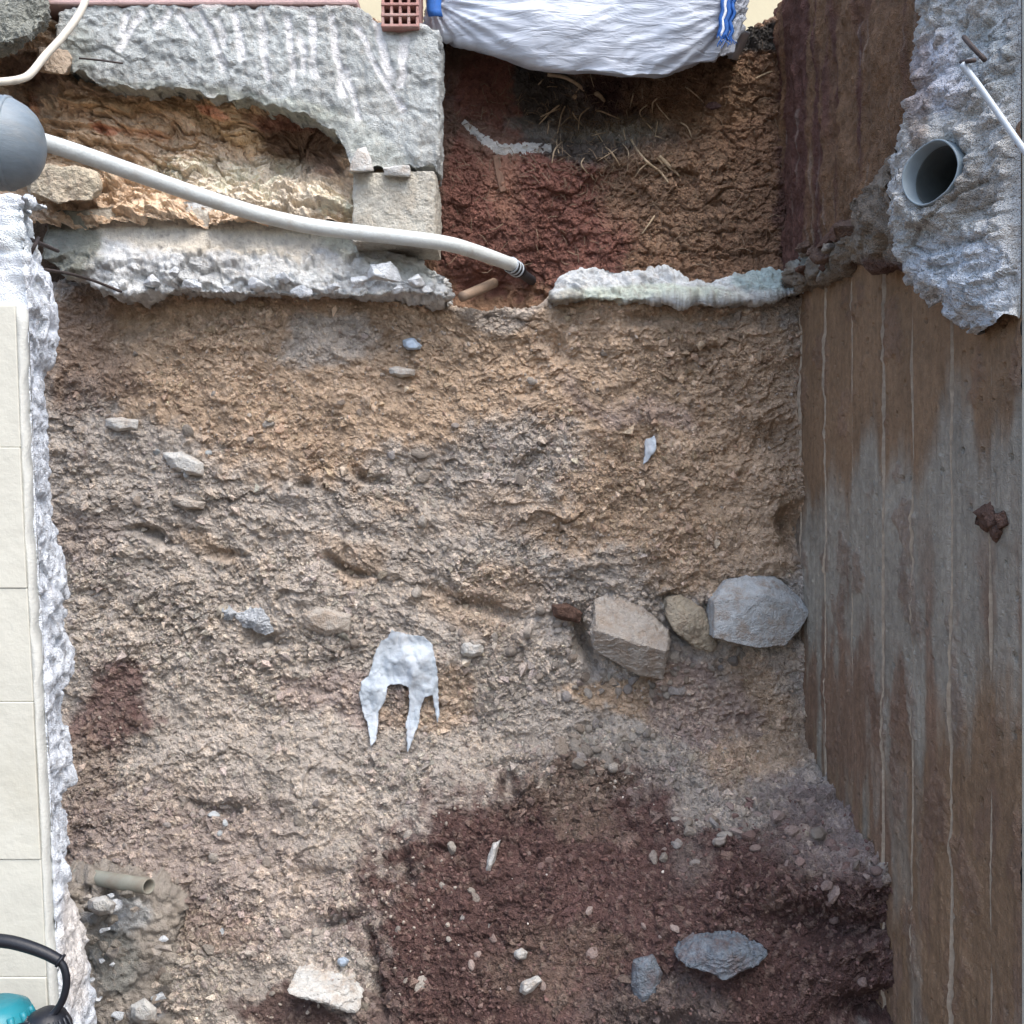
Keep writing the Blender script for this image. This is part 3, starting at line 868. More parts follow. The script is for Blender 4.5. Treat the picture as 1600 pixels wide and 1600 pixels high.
# --- dark lumpy rock, top left corner
r1 = hull_rock("boulder", [at(-60, -30, 2.72), at(60, -30, 2.75), at(72, 20, 2.75), at(60, 44, 2.7), at(20, 62, 2.68), at(-40, 95, 2.68), at(-80, 60, 2.7),
                           at(-60, -30, 3.1), at(70, -30, 3.1), at(66, 40, 3.1), at(10, 80, 3.05), at(-60, 90, 3.05), at(5, 80, 2.72), at(66, 30, 2.73)],
               mat_earthy("grey_boulder", srgb(140, 142, 134), var=.35, bump_mm=(5, 2.5), scale=.8), None, 6, .018, .012, 21)
tag(r1, "grey lumpy boulder in the top left corner behind the thin cable", "boulder")
r2 = hull_rock("earthy_stone", [at(60, 75, 2.98), at(95, 78, 3.0), at(112, 100, 3.0), at(100, 116, 2.98), at(70, 110, 2.97), at(60, 75, 3.15), at(110, 80, 3.15), at(108, 115, 3.15), at(62, 112, 3.15)],
               mat_earthy("tan_rock", srgb(170, 154, 136), var=.25, bump_mm=(4, 2), scale=.8), None, 4, .007, .006, 22)
tag(r2, "tan stone caught under the left end of the concrete beam", "stone")

# ================================================================== the alcove of red and brown soil below the sack
def alcove_base(u, v):
    D0 = 3.34
    px = 660 + 610 * u
    crest = np.interp(px, [660, 700, 790, 830, 980, 1060, 1130, 1230, 1280], [16, 26, 46, 74, 98, 84, 58, 34, 20])
    vv = np.clip((v - .12) / .88, 0, 1); bk = np.clip((.12 - v) / .12, 0, 1)
    py = crest + (498 - crest) * vv
    D = D0 + .10 * (1 - vv) + .55 * bk ** 1.1
    D = D + .10 * np.exp(-(((px - 950) / 130) ** 2 + ((py - 170) / 50) ** 2)) - .07 * np.exp(-(((px - 950) / 120) ** 2 + ((py - 250) / 45) ** 2))
    D = D - .10 * sstep(.75, 1., vv) * sstep(850, 900, px) + .10 * np.exp(-(((px - 760) / 60) ** 2 + ((py - 450) / 30) ** 2))
    P = np.stack([X_(px, D0), D, Z_(py, D0 + .10 * (1 - vv)) + .05 * bk], -1)
    return P
def alcove_disp(P, u, v):
    PX, PY = screenlike(P)
    left = sstep(880, 780, PX)
    d = .030 * fbm(P * 2.5, 3, 501) + .014 * fbm(P * 9, 4, 502) * (1 - .4 * left)
    h, t, m = stones2d(P[:, 0], P[:, 2], .03, .45, .005, .014, 510)
    h2, t, m = stones2d(P[:, 0], P[:, 2], .014, .6, .003, .006, 520)
    fib = fbm(P * np.array((30, 20, 12)), 3, 530)
    sx = P[:, 0] + .012 * fbm(P * 14, 3, 533); tz = -P[:, 2] + .012 * fbm(P * 14, 3, 534)
    for cell, am, k in ((.07, .012, 535), (.03, .008, 536), (.014, .004, 537)):
        H, E = facets(sx, tz, cell, k, 1.3, .5)
        d += am * (H - .5 * (1 - sstep(0, .1, E))) * (1 - .4 * left)
    d += .45 * h + .5 * h2 + .007 * fib + .0035 * fbm(P * 60, 2, 531)
    for lam, amp, s in ((.09, .008, 540),):
        ph = -P[:, 2] / lam + 1.8 * fbm(P * (.4 / lam), 3, s); f = ph - np.floor(ph)
        d += amp * np.where(f < .92, (f / .92) ** 1.6, (1 - f) / .08) * sstep(0, .5, fbm(P * (.3 / lam), 2, s + 2)) * (1 - .5 * left)
    return d * (v > .02)
C_alb = srgb(130, 102, 80) * K
C_brick = C_brick * .64; C_brown = C_brown * .7
alc_patches = [(760, 230, 110, 230, 0, C_brick, 1., .2), (880, 340, 130, 110, 0, C_brick * 1.05, 1., .3), (780, 400, 110, 70, 0, C_brick * .9, 1., .3), (700, 60, 60, 40, 10, C_brown * .95, .9, .4),
               (700, 170, 22, 150, 4, C_brown, .7, .5), (785, 290, 22, 50, -5, srgb(150, 112, 92) * K, .6, .5), (760, 215, 50, 25, 20, C_brown * 1.05, .6, .5),
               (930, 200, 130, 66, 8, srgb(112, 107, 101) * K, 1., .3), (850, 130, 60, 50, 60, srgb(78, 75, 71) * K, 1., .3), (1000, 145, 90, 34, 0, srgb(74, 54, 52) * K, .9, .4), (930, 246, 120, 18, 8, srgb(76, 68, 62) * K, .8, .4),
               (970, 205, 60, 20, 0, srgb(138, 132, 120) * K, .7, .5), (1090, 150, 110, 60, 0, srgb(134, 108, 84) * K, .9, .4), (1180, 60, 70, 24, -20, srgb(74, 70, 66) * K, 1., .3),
               (1060, 300, 120, 90, 0, srgb(136, 110, 88) * K, .9, .4), (1240, 200, 28, 260, 0, srgb(82, 58, 54) * K, .8, .4)]
alcove, AP = sheet("soil_bank", 330, 300, alcove_base, alcove_disp, conc_col(C_alb, alc_patches, 550, 22, .18, 1.3, .10), M_soil)
tag(alcove, "red and brown root-filled soil face in the recess below the sack", kind="structure")
AF = AP.reshape(-1, 3); APX, APY = screenlike(AF); AN = grid_normals(AP).reshape(-1, 3)
def on_alcove(px, py):
    i = np.argmin((APX - px) ** 2 + (APY - py) ** 2)
    return AF[i], AN[i]

# --- pale broken slab edge below the alcove
slab, _ = curve_slab("slab_edge", (866, 1256),
    [(866, 458), (885, 425), (905, 416), (935, 408), (985, 416), (1040, 418), (1080, 428), (1110, 436), (1140, 432), (1180, 424), (1230, 416), (1256, 420)],
    [(866, 466), (900, 464), (980, 468), (1040, 464), (1120, 468), (1180, 468), (1256, 452)],
    3.14, .24, M_concrete, conc_disp(.85, 600, 1.3),
    conc_col(srgb(206, 210, 211) * K, [(1000, 462, 150, 14, 0, srgb(186, 196, 178) * K, .7, .5), (1200, 440, 60, 20, 0, srgb(150, 172, 172) * K, .8, .5), (880, 465, 30, 12, 0, srgb(170, 166, 156) * K, .8, .5)], 610, 10, .1, agg=.4),
    eu=.06, ev=.25, prof=lambda fu, fv: .05 * (1 - fv))
tag(slab, "whitish broken slab edge under the brown soil recess", "slab edge")

# ================================================================== board-marked retaining wall on the right
WX = .90
joints = [1.80, 1.925, 2.10, 2.30, 2.485, 2.71, 2.945, 3.20, 3.42]
PIPE_C = at(1446, 268, 1.935)
PIPE_AX = np.array((.857, .514, -.03)); PIPE_AX /= np.linalg.norm(PIPE_AX)
def pipe_dist(P):
    q = P - PIPE_C
    t = q @ PIPE_AX
    return np.linalg.norm(q - t[:, None] * PIPE_AX, axis=1), t
rwall = empty("retaining_wall", (WX + .2, 2.6, 0), "muddy board-marked concrete wall along the right side of the pit", "wall")
C_wgrey = srgb(150, 144, 132) * K; C_wbrown = srgb(134, 111, 88) * K; C_wpurp = srgb(128, 105, 89) * K; C_wup = srgb(126, 100, 78) * K
def wall_col(P, u, v, seed):
    PX, PY = screenlike(P)
    Zc, Y = P[:, 2], P[:, 1]
    st_ = np.stack([P[:, 0] * 2, P[:, 1] * 6, P[:, 2] * 1.3], -1)
    n1 = fbm(st_, 5, 700); n2 = fbm(st_ * 1.7 + 5, 4, 710); n3 = fbm(P * 9, 4, 720)
    # grey bare concrete in a middle band, brown mud above and below
    lo = np.interp(PX, [1250, 1330, 1450, 1600], [1090, 1190, 1180, 1060]); hi = np.interp(PX, [1250, 1330, 1420, 1600], [820, 740, 710, 660])
    g = sstep(-60, 40, PY - hi + 110 * n1) * sstep(60, -120, PY - lo + 190 * n2)
    C = C_wbrown * (1 - g[:, None]) + C_wgrey * g[:, None]
    p = sstep(.05, .6, n2 + .4 * n3 + .5 * sstep(1000, 1150, PY) * sstep(1480, 1330, PX)) * .75 * sstep(700, 1000, PY)
    C = C * (1 - p[:, None]) + C_wpurp * p[:, None]
    lowg = sstep(.15, .5, fbm(st_ + 9, 4, 730)) * .6 * sstep(1100, 1300, PY)
    C = C * (1 - lowg[:, None]) + (C_wgrey * .92) * lowg[:, None]
    upz = sstep(2.26, 2.34, Zc + .03 * n3)
    st2 = np.stack([P[:, 0] * 2, P[:, 1] * 9, P[:, 2] * 1.0], -1)
    pp = sstep(-.1, .45, fbm(st2, 4, 740) + .9 * sstep(1320, 1240, PX) * .6 + .35 * sstep(1360, 1440, PX))
    Cu = C_wup * (1 - pp[:, None]) + (srgb(98, 71, 64) * K) * pp[:, None]
    wsk = sstep(.45, .7, fbm(st2 * np.array((1, 4, 1.6)) + 3, 3, 750)) * .35 * (Zc < 2.85)
    Cu = Cu * (1 - wsk[:, None]) + srgb(170, 160, 150) * wsk[:, None]
    C = C * (1 - upz[:, None]) + Cu * upz[:, None]
    mudc = sstep(.28, .55, fbm(P * 6, 5, 790))[:, None] * .55 * (1 - upz[:, None])
    C = C * (1 - mudc) + srgb(118, 96, 82) * K * mudc
    return C * (1 + .16 * fbm(P * 5, 4, seed) + .12 * fbm(P * 24, 3, seed + 1) + .10 * fbm(np.stack([P[:, 0], P[:, 1] * 50, P[:, 2] * 3], -1), 3, seed + 3))[:, None]
for i in range(len(joints) - 1):
    y0, y1 = joints[i] + .0002, joints[i + 1] - .0002
    off = (-.0025, .001, -.0015, .0015, -.002, .001, .002, -.001)[i]
    def bb(u, v, y0=y0, y1=y1, off=off):
        P = np.zeros(u.shape + (3,))
        P[..., 1] = y1 + (y0 - y1) * u          # far edge first: columns run right as seen
        e = np.minimum(u, 1 - u) * (y1 - y0)
        P[..., 0] = WX + off + .0035 * np.exp(-(e / .005) ** 2)
        P[..., 2] = 2.5 - 2.56 * v
        return P
    def bd(P, u, v, i=i):
        g = fbm(np.stack([P[:, 0], P[:, 1] * 60, P[:, 2] * 4], -1), 3, 760 + i)
        d = .0022 * g + .004 * fbm(P * 3, 2, 770 + i) + .0012 * fbm(P * 40, 2, 772 + i)
        pits = stones2d(P[:, 1], P[:, 2], .045, .5, .003, .009, 780 + i)[0]
        d -= 1.3 * pits
        mud = sstep(.28, .55, fbm(P * 6, 5, 790)) * (.005 + .004 * fbm(P * 40, 3, 791))
        low = sstep(.9, .75, P[:, 2]) * .004 * fbm(P * 10, 3, 799)
        h = stones2d(P[:, 1], P[:, 2], .03, .12, .003, .008, 800 + i)[0]
        return d + mud + low + .5 * h
    sheet("board_imprint", max(int((y1 - y0) / .0048), 20), 520, bb, bd, lambda P, u, v, i=i: wall_col(P, u, v, 820 + i), M_wall, rwall,
          keep=lambda P: (pipe_dist(P)[0] > .056), push=(-1, 0, 0))
for i, yj in enumerate(joints[1:-1]):
    zs = np.arange(-.02, 2.28, .011)
    g = np.random.default_rng(50 + i)
    nz_ = fbm(np.stack([zs * 3, zs * 0 + i, zs * 0], -1), 3, 900 + i); nj = fbm(np.stack([zs * 9, zs * 0 + i, zs * 0 + 4], -1), 3, 905 + i)
    pj = np.stack([zs * 0 + WX, zs * 0 + yj, zs], -1)
    mudj = sstep(.28, .55, fbm(pj * 6, 5, 790)) * (.005 + .004 * fbm(pj * 40, 3, 791)) + .004 * np.abs(fbm(pj * 3, 2, 770))
    V, F = [], []
    for a, z in enumerate(zs):
        k_ = sstep(-.35, .4, nz_[a] + (.1 if i % 2 else -.05) + .25 * (g.random() - .5))
        w = .0040; hgt = -.0018 + .0052 * k_ * (.6 + .4 * g.random()); j = .0016 * nj[a]
        hgt += float(mudj[a])
        V += [(WX + .007, yj - w + j, z), (WX - hgt, yj + j, z), (WX + .007, yj + w + j, z)]
    for a in range(len(zs) - 1):
        b = a * 3
        F += [[b, b + 1, b + 4, b + 3], [b + 1, b + 2, b + 5, b + 4]]
    F += [[0, 2, 1], [len(V) - 3, len(V) - 2, len(V) - 1]]
    fin = mesh_from("joint_fin", V, F, mat_plain("lit_fin_%d" % i, srgb(166, 152, 134), rough=.9, var=.3, scale=40, bump_mm=1.), rwall, smooth=False)  # concrete fins coloured paler than the wall for the light they catch
box("wall_core", WX + .10, WX + .42, 2.36, 3.45, -.04, 3.28, M_wall, rwall)
box("end_render", WX - .006, WX + .9, 1.775, 1.798, -.04, 2.9, M_cream, rwall, .004)

def skin_base(u, v):
    P = np.zeros(u.shape + (3,))
    P[..., 1] = 3.46 - 1.56 * u
    P[..., 2] = 3.3 - (3.3 - 2.27) * v
    P[..., 0] = WX - .012 + .03 * sstep(.93, 1, v)
    return P
def skin_disp(P, u, v):
    st_ = np.stack([P[:, 0], P[:, 1] * 16, P[:, 2] * 4], -1)
    h = stones2d(P[:, 1], P[:, 2], .025, .35, .003, .008, 815)[0]
    return .014 * fbm(st_, 4, 795) + .012 * fbm(P * 6, 3, 796) + .006 * fbm(P * 30, 3, 797) + .5 * h
sheet("soil_skin", 300, 210, skin_base, skin_disp, lambda P, u, v: wall_col(P, u, v, 818), M_soil, rwall, keep=lambda P: (pipe_dist(P)[0] > .056))
# mud clods stuck to the wall
clods = [(1552, 818, .034, 1), (1545, 800, .03, 1), (1570, 812, .026, 1), (1560, 830, .022, 1), (1536, 812, .02, 1)]
M_clod = mat_earthy("mud_clod", srgb(104, 82, 72), var=.35, bump_mm=(4, 2))
for i, (px, py, r, k) in enumerate(clods):
    D = WX * 1600 / (px - 800)
    hull_rock("mud_clod", rand_hull((WX - .004, D, Z_(py, D)), r, 16, .55, 1.2, .8, 930 + i), M_clod, rwall, 4, .006, .004, 930 + i)

M_ledge_a = mat_earthy("ledge_grey", srgb(146, 140, 130), var=.3, bump_mm=(4, 2)); M_ledge_b = mat_earthy("ledge_brown", srgb(112, 94, 84), var=.3, bump_mm=(4, 2)); M_clod0 = M_clod
# --- dirty ledge of broken slab along the right wall
def rl_base(u, v):
    fv, bv = wrap(v, .15)
    y = 3.16 - .95 * u
    ztop = np.interp(y, [2.2, 2.35, 2.5, 2.75, 2.95, 3.16], [2.42, 2.36, 2.31, 2.31, 2.33, 2.38]); zbot = np.interp(y, [2.2, 2.4, 2.6, 2.9, 3.16], [2.12, 2.18, 2.24, 2.26, 2.28])
    out = np.interp(y, [2.2, 2.35, 2.6, 2.9, 3.16], [.08, .075, .05, .035, .06])
    P = np.stack([WX - out * np.sin(np.pi * np.clip(v, .04, .96)) ** .6 + .04 * bv, y, ztop + (zbot - ztop) * fv], -1)
    return P
ledge, _ = sheet("rubble_ledge", 230, 60, rl_base, conc_disp(1.1, 640, 1.4), conc_col(srgb(126, 116, 104) * K, [(1330, 385, 60, 14, -10, srgb(150, 142, 130) * K, .8, .5), (1270, 410, 30, 20, 0, srgb(150, 158, 156) * K, .8, .5),
          (1400, 420, 60, 20, 10, srgb(92, 70, 66) * K, .8, .5)], 650, 14, .2), M_concrete)
for i in range(26):
    yy = 3.12 - .036 * i - .02 * random.random()
    zz = np.interp(yy, [2.2, 2.35, 2.5, 2.75, 2.95, 3.16], [2.28, 2.28, 2.29, 2.30, 2.32, 2.36]) + random.uniform(-.035, .05)
    hull_rock("rubble_piece", rand_hull((WX - random.uniform(.03, .075), yy, zz), random.uniform(.018, .046), 12, 1, 1.2, .8, 1300 + i), (M_ledge_a, M_ledge_b, M_clod0)[i % 3], ledge, 4, .006, .004, 1300 + i)
tag(ledge, "dirty rubble ledge running along the right wall below the drain pipe", "rubble ledge")

# ================================================================== broken stub of wall with the drain pipe, upper right
so = [(2.62, 1446), (2.54, 1440), (2.46, 1446), (2.42, 1432), (2.36, 1420), (2.30, 1400), (2.25, 1390), (2.18, 1388), (2.12, 1402), (2.08, 1424), (2.03, 1470), (1.985, 1520), (1.955, 1560), (1.93, 1600)]
def stub_base(u, v):
    Zs = 2.95 - (2.95 - 1.94) * v
    py_guess = Zs
    zz = np.array([s[0] for s in so][::-1]); pxs = np.array([s[1] for s in so][::-1])
    # outline heights were measured at about 2.0 m
    pl = np.interp(Zs, zz, pxs)
    dl = np.interp(Zs, [1.94, 1.972, 2.016, 2.07, 2.10], [1.812, 1.85, 1.93, 2.02, 2.05])
    xl = np.minimum(X_(pl, dl), WX - .03); xr = WX - .008
    fu = np.clip((u - .2) / .8, 0, 1); bk = np.clip((.2 - u) / .2, 0, 1)
    x = xl + (xr - xl) * fu
    y = dl + (1.80 - dl) * fu
    x = x + (WX + .01 - xl) * bk ** 1.3
    y = y + .14 * np.sin(bk * 1.57)
    return np.stack([x, y, Zs], -1)
def stub_disp(P, u, v):
    d = conc_disp(.75, 660, 2.2)(P, u, v) + .016 * fbm(P * 9, 4, 670) + .005 * fbm(P * 50, 2, 671)
    pd, t = pipe_dist(P)
    d = d + .020 * np.exp(-((pd - .080) / .020) ** 2)
    d = d * (1 - sstep(.93, .985, u)) - .004
    return d
stub, _ = sheet("wall_stub", 170, 320, stub_base, stub_disp,
    conc_col(srgb(188, 189, 187) * K, [(1470, 330, 60, 120, 20, srgb(168, 172, 170) * K, .5, .5), (1520, 300, 40, 40, 0, srgb(150, 146, 140) * K, .8, .5), (1470, 120, 60, 60, 0, srgb(196, 198, 208) * K, .7, .5),
                                    (1490, 450, 90, 80, 30, srgb(196, 204, 212) * K, .8, .4), (1540, 90, 50, 60, 0, srgb(168, 176, 178) * K, .6, .5), (1440, 150, 20, 90, 0, srgb(140, 122, 114) * K, .6, .5)], 680, 16, .12, agg=.5),
    M_concrete, None, keep=lambda P: pipe_dist(P)[0] > .0600)
tag(stub, "rough grey broken wall stub around the drain pipe, top right", "wall stub")

def ring_tube(name, c, ax, r0, r1, length, mat, parent=None, seg=40, jag=.0):
    ax = np.array(ax); ref = np.array((0, 0, 1.)); n = np.cross(ax, ref); n /= np.linalg.norm(n); b = np.cross(ax, n)
    V, F = [], []
    g = np.random.default_rng(3)
    rings = []
    for (r, t) in ((r1, length), (r1, 0.0), ((r0 + r1) / 2, -.002), (r0, 0.0), (r0, length)):
        ring = []
        for k in range(seg):
            a = 2 * math.pi * k / seg
            jj = jag * (g.random() - .5) * (1 if t < length else 0) + (jag * 2 * math.sin(3 * a + 1) if t < length else 0)
            ring.append(len(V)); V.append(np.array(c) + ax * (t + jj) + r * (math.cos(a) * n + math.sin(a) * b))
        rings.append(ring)
    for A, B in zip(rings[:-1], rings[1:]):
        for k in range(seg):
            F.append([A[k], A[(k + 1) % seg], B[(k + 1) % seg], B[k]])
    return mesh_from(name, V, F, mat, parent)
pc = PIPE_C + PIPE_AX * .012
dp = empty("drain_pipe", tuple(PIPE_C), "open grey-blue plastic drain pipe set in the rough wall stub", "drain pipe")
ring_tube("pipe_wall", pc, PIPE_AX, .0575, .0615, .46, M_drain, dp, 48, .0016)
ring_tube("pipe_bore", pc + PIPE_AX * .035, PIPE_AX, .0555, .0568, .42, M_bore, dp, 40)  # added liner, darkened for dirt and for the pipe's inner shade
cc = pc + PIPE_AX * .45
Vd = [cc]; nn = np.cross(PIPE_AX, (0, 0, 1.)); nn /= np.linalg.norm(nn); bb_ = np.cross(PIPE_AX, nn)
for k in range(24): Vd.append(cc + .0575 * (math.cos(k * math.pi / 12) * nn + math.sin(k * math.pi / 12) * bb_))
mesh_from("shade_disc", Vd, [[0, 1 + k, 1 + (k + 1) % 24] for k in range(24)], M_dark, dp)  # added disc closing the pipe, dark in place of deep shade

rod = tube("conduit_rod", [at(1503, 100, 1.80), at(1530, 135, 1.79), at(1565, 185, 1.775), at(1604, 240, 1.755), at(1660, 312, 1.735)], .0056, M_rod, None, 12)
tag(rod, "thin pale grey conduit sticking out above the drain pipe", "conduit")
rb = tube("rebar_end", [at(1506, 58, 1.86), at(1518, 72, 1.80), at(1540, 95, 1.785)], .0042, M_rust, None, 8, 3)
tag(rb, "short dark steel bar end poking from the stub beside the thin conduit", "rebar")
rb = tube("rebar_end", [at(1502, 97, 1.84), at(1512, 96, 1.79), at(1524, 94, 1.785)], .0038, M_rust, None, 8, 3)
tag(rb, "tiny dark bar stump where the thin conduit meets the stub", "rebar")

# ================================================================== left wall stub: cream cladding, arris, sawn reveal
lw = empty("cut_wall", (-1.0, 1.95, 0), "cream clad wall at the left edge with rough sawn concrete reveal", "wall")
ya = np.array([300, 480, 800, 1200, 1500, 1620, 2200]); xa = np.array([28, 38, 50, 72, 85, 93, 120])
oz = [(305, 50), (340, 44), (370, 44), (400, 52), (425, 58), (440, 74), (470, 85), (505, 90), (540, 92), (562, 88), (590, 72), (640, 68), (720, 72), (760, 80), (800, 88), (850, 95), (890, 103), (930, 110), (990, 105),
      (1040, 108), (1100, 105), (1124, 105), (1130, 115), (1222, 118), (1230, 101), (1300, 105), (1350, 102), (1395, 108), (1420, 124), (1480, 133), (1540, 142), (1600, 147), (1700, 152), (2300, 150)]
DF, DB = 1.85, 2.06
def arris_x(Zc):
    py = 800 - (Zc - CAM_Z) / DF * 1600
    return X_(np.interp(py, ya, xa), DF)
def reveal_base(u, v):
    ztop, zbot = Z_(305, DF), -.04
    vv = np.clip((v - .06) / .94, 0, 1); tk = np.clip((.06 - v) / .06, 0, 1)
    Zc = ztop + (zbot - ztop) * vv
    xf = arris_x(Zc) + .004
    pyb = 800 - (Zc - CAM_Z) / DB * 1600
    xb = X_(np.interp(pyb, [o[0] for o in oz], [o[1] for o in oz]), DB)
    # u: 0..0.2 front return, 0.2..0.75 reveal, 0.75..1 back
    f = np.clip((u - .22) / .48, 0, 1)
    x = xf + (xb - xf) * f; y = DF + (DB - DF) * f
    fr = np.clip((.22 - u) / .22, 0, 1); bk = np.clip((u - .70) / .30, 0, 1)
    x = x - .45 * fr - .50 * bk
    y = y + .006 * (fr > 0) + .05 * bk ** .5
    y = y + (1.96 - y) * tk; 
    return np.stack([x, y, Zc + .01 * tk], -1)
def reveal_disp(P, u, v):
    f = sstep(.20, .26, u)
    topz = sstep(2.0, 2.04, P[:, 2])
    amp = np.clip(f + topz, 0, 1)
    d = conc_disp(.6, 850, .8)(P, u, v) + .003 * fbm(P * 40, 3, 860)
    return d * (.02 + .98 * amp) - .004
reveal, _ = sheet("sawn_reveal", 130, 560, reveal_base, reveal_disp,
    conc_col(srgb(210, 216, 222) * K, [(60, 360, 60, 40, 0, srgb(206, 214, 214) * K, .6, .5), (120, 1480, 26, 100, 0, srgb(214, 206, 196) * K, .7, .5), (100, 640, 16, 80, 0, srgb(190, 204, 208) * K, .5, .5)], 870, 10, .07, agg=.3),
    M_jamb, lw)
zs = np.linspace(-.04, Z_(478, DF), 60)
V, F = [], []
g = np.random.default_rng(5)
for i, z in enumerate(zs):
    x = float(arris_x(z)); j = .0012 * g.normal()
    V += [(x - .0085, DF - .0148, z), (x - .003 + j * 2, DF - .0142, z), (x + .001 + j * 3, DF - .008, z), (x + .002, DF + .012, z), (x - .0085, DF + .012, z)]
for i in range(len(zs) - 1):
    for k in range(5):
        a, b = i * 5 + k, i * 5 + (k + 1) % 5
        F.append([a, b, b + 5, a + 5])
F.append([0, 1, 2, 3, 4][::-1]); n0 = (len(zs) - 1) * 5; F.append([n0 + k for k in range(5)])
mesh_from("plaster_arris", V, F, M_arris, lw)
rows = [480, 700, 918, 1094, 1338, 1520, 1760, 2170]
for i in range(len(rows) - 1):
    z1, z0 = Z_(rows[i] + .15, DF), Z_(rows[i + 1] - .15, DF)
    xr = float(min(arris_x(z0), arris_x(z1))) - .019
    bm = bmesh.new()
    xr1, xr0 = float(arris_x(z1)) - .0088, float(arris_x(z0)) - .0088
    q = [(-1.75, z0), (xr0, z0), (xr1, z1), (-1.75, z1)]
    fr = -.002 * (i % 2)
    vs = [bm.verts.new((x, DF - .017 + fr, z)) for x, z in q] + [bm.verts.new((x, DF + .008, z)) for x, z in q]
    for f in ([0, 1, 2, 3], [7, 6, 5, 4], [0, 4, 5, 1], [1, 5, 6, 2], [2, 6, 7, 3], [3, 7, 4, 0]): bm.faces.new([vs[k] for k in f])
    bmesh.ops.recalc_face_normals(bm, faces=bm.faces)
    bmesh.ops.bevel(bm, geom=bm.edges[:], offset=.002, segments=3, affect='EDGES', profile=.5)
    me = bpy.data.meshes.new("cladding_panel"); bm.to_mesh(me); bm.free(); me.materials.append(M_cream)
    link(bpy.data.objects.new("cladding_panel", me), lw)
box("wall_body", -1.75, -1.02, DF + .02, DB + .02, -.04, 2.12, M_jamb, lw, .02)
# reinforcing wires at the wall head
for i, (pts, r, lab) in enumerate((
    ([at(28, 378, 1.98), at(45, 374, 1.97), at(62, 380, 2.0), at(90, 392, 2.2)], .0042, "bent reinforcing wire crossing the head of the cream wall"),
    ([at(46, 400, 1.96), at(54, 384, 1.95), at(60, 372, 1.98)], .0036, "short upright reinforcing wire on the head of the cream wall"),
    ([at(60, 420, 2.3), at(110, 428, 2.7), at(150, 440, 2.98), at(190, 456, 3.06)], .0042, "long dark wire lying against the left end of the footing"),
    ([at(124, 91, 3.03), at(155, 94, 3.015), at(192, 99, 3.03)], .0028, "thin dark wire on the face of the concrete beam"))):
    w = tube("steel_wire", pts, r, M_rust, None, 7, 5); tag(w, lab, "wire")

# ================================================================== pipes and cables
gs = empty("pipe_socket", tuple(at(-40, 218, 2.35)), "large grey rounded plastic socket at the left edge gripping the white pipe", "pipe socket")
axd = np.array((1, .18, -.05)); axd /= np.linalg.norm(axd)
cen = at(-60, 217, 2.35)
prof = [(-.9, .098), (-.25, .100), (-.02, .106), (.0, .108), (.05, .1085), (.085, .106), (.115, .100), (.140, .088), (.158, .072), (.170, .052), (.176, .034), (.178, .02)]
pts = [cen + axd * t for t, r in prof]
V, F = tube_geo(np.array(pts), np.array([r for t, r in prof]), 48, True)
mesh_from("socket_shell", V, F, M_grey_plastic, gs)
pts2 = [cen + axd * t for t in (.098, .099, .108, .109)]
V, F = tube_geo(np.array(pts2), np.array([.102, .1062, .1050, .100]), 48, True)
mesh_from("socket_band", V, F, M_grey_plastic, gs)

wp = empty("water_pipe", tuple(at(400, 330, 3.0)), "thick white insulated water pipe sloping down into the red soil", "pipe")
wpts = [(48, 216, 2.42), (110, 236, 2.5), (200, 268, 2.62), (300, 302, 2.76), (400, 334, 2.88), (480, 352, 2.95), (560, 362, 2.99), (640, 372, 3.01), (700, 381, 3.05), (740, 392, 3.10), (778, 405, 3.16), (802, 416, 3.22)]
tube("pipe_sleeve", [at(p[0], p[1] + random.uniform(-1.6, 1.6), p[2]) for p in wpts], [.021, .0212, .0214, .0216, .0218, .0222, .0224, .0224, .0222, .022, .0216, .0212], M_pipe, wp, 20, 8)
e0, e1 = at(798, 414, 3.21), at(812, 424, 3.27)
tube("end_collar", [e0, e0 * .5 + e1 * .5, e1], [.0238, .0244, .0236], M_rubber, wp, 16, 3)
tube("inner_tube", [e1, at(822, 432, 3.33), at(834, 440, 3.42)], .016, M_steel, wp, 12, 3)
for k in range(3):
    c = e0 * (1 - .3 * k) + e1 * (.3 * k)
    V, F = tube_geo(np.array([c, c + (e1 - e0) * .1]), np.array([.026, .026]), 16, True)
    mesh_from("collar_ring", V, F, M_rod, wp)

tb = tube("tube_stub", [at(722, 464, 3.10), at(745, 454, 3.16), at(772, 442, 3.25)], .0155, M_tan, None, 14, 4)
tag(tb, "short tan tube stub under the end of the white pipe", "tube")
cb_ = tube("thin_cable", [at(-40, 130, 2.5), at(0, 128, 2.52), at(30, 124, 2.55), at(48, 115, 2.58), at(70, 88, 2.62), at(100, 55, 2.66), at(125, 20, 2.70), at(138, -15, 2.74), at(146, -60, 2.8)],
           .0095, M_cable, None, 12, 8)
tag(cb_, "thin ivory cable curving down the top left corner", "cable")

co = empty("conduit_pipe", tuple(at(170, 1375, 2.86)), "grey open-ended conduit poking out beside the cream wall, lower left", "pipe")
c0, c1 = at(90, 1362, 2.98), at(232, 1385, 2.76)
ax = (c0 - c1) / np.linalg.norm(c0 - c1)
ring_tube("conduit_wall", c1, ax, .0165, .021, float(np.linalg.norm(c0 - c1)), M_conduit, co, 28)
cc = c1 + ax * .06
nn = np.cross(ax, (0, 0, 1.)); nn /= np.linalg.norm(nn); bb_ = np.cross(ax, nn)
Vd = [cc] + [cc + .0168 * (math.cos(k * math.pi / 10) * nn + math.sin(k * math.pi / 10) * bb_) for k in range(20)]
mesh_from("shade_disc", Vd, [[0, 1 + k, 1 + (k + 1) % 20] for k in range(20)], M_dark, co)  # added dark disc, painted shade inside the conduit mouth

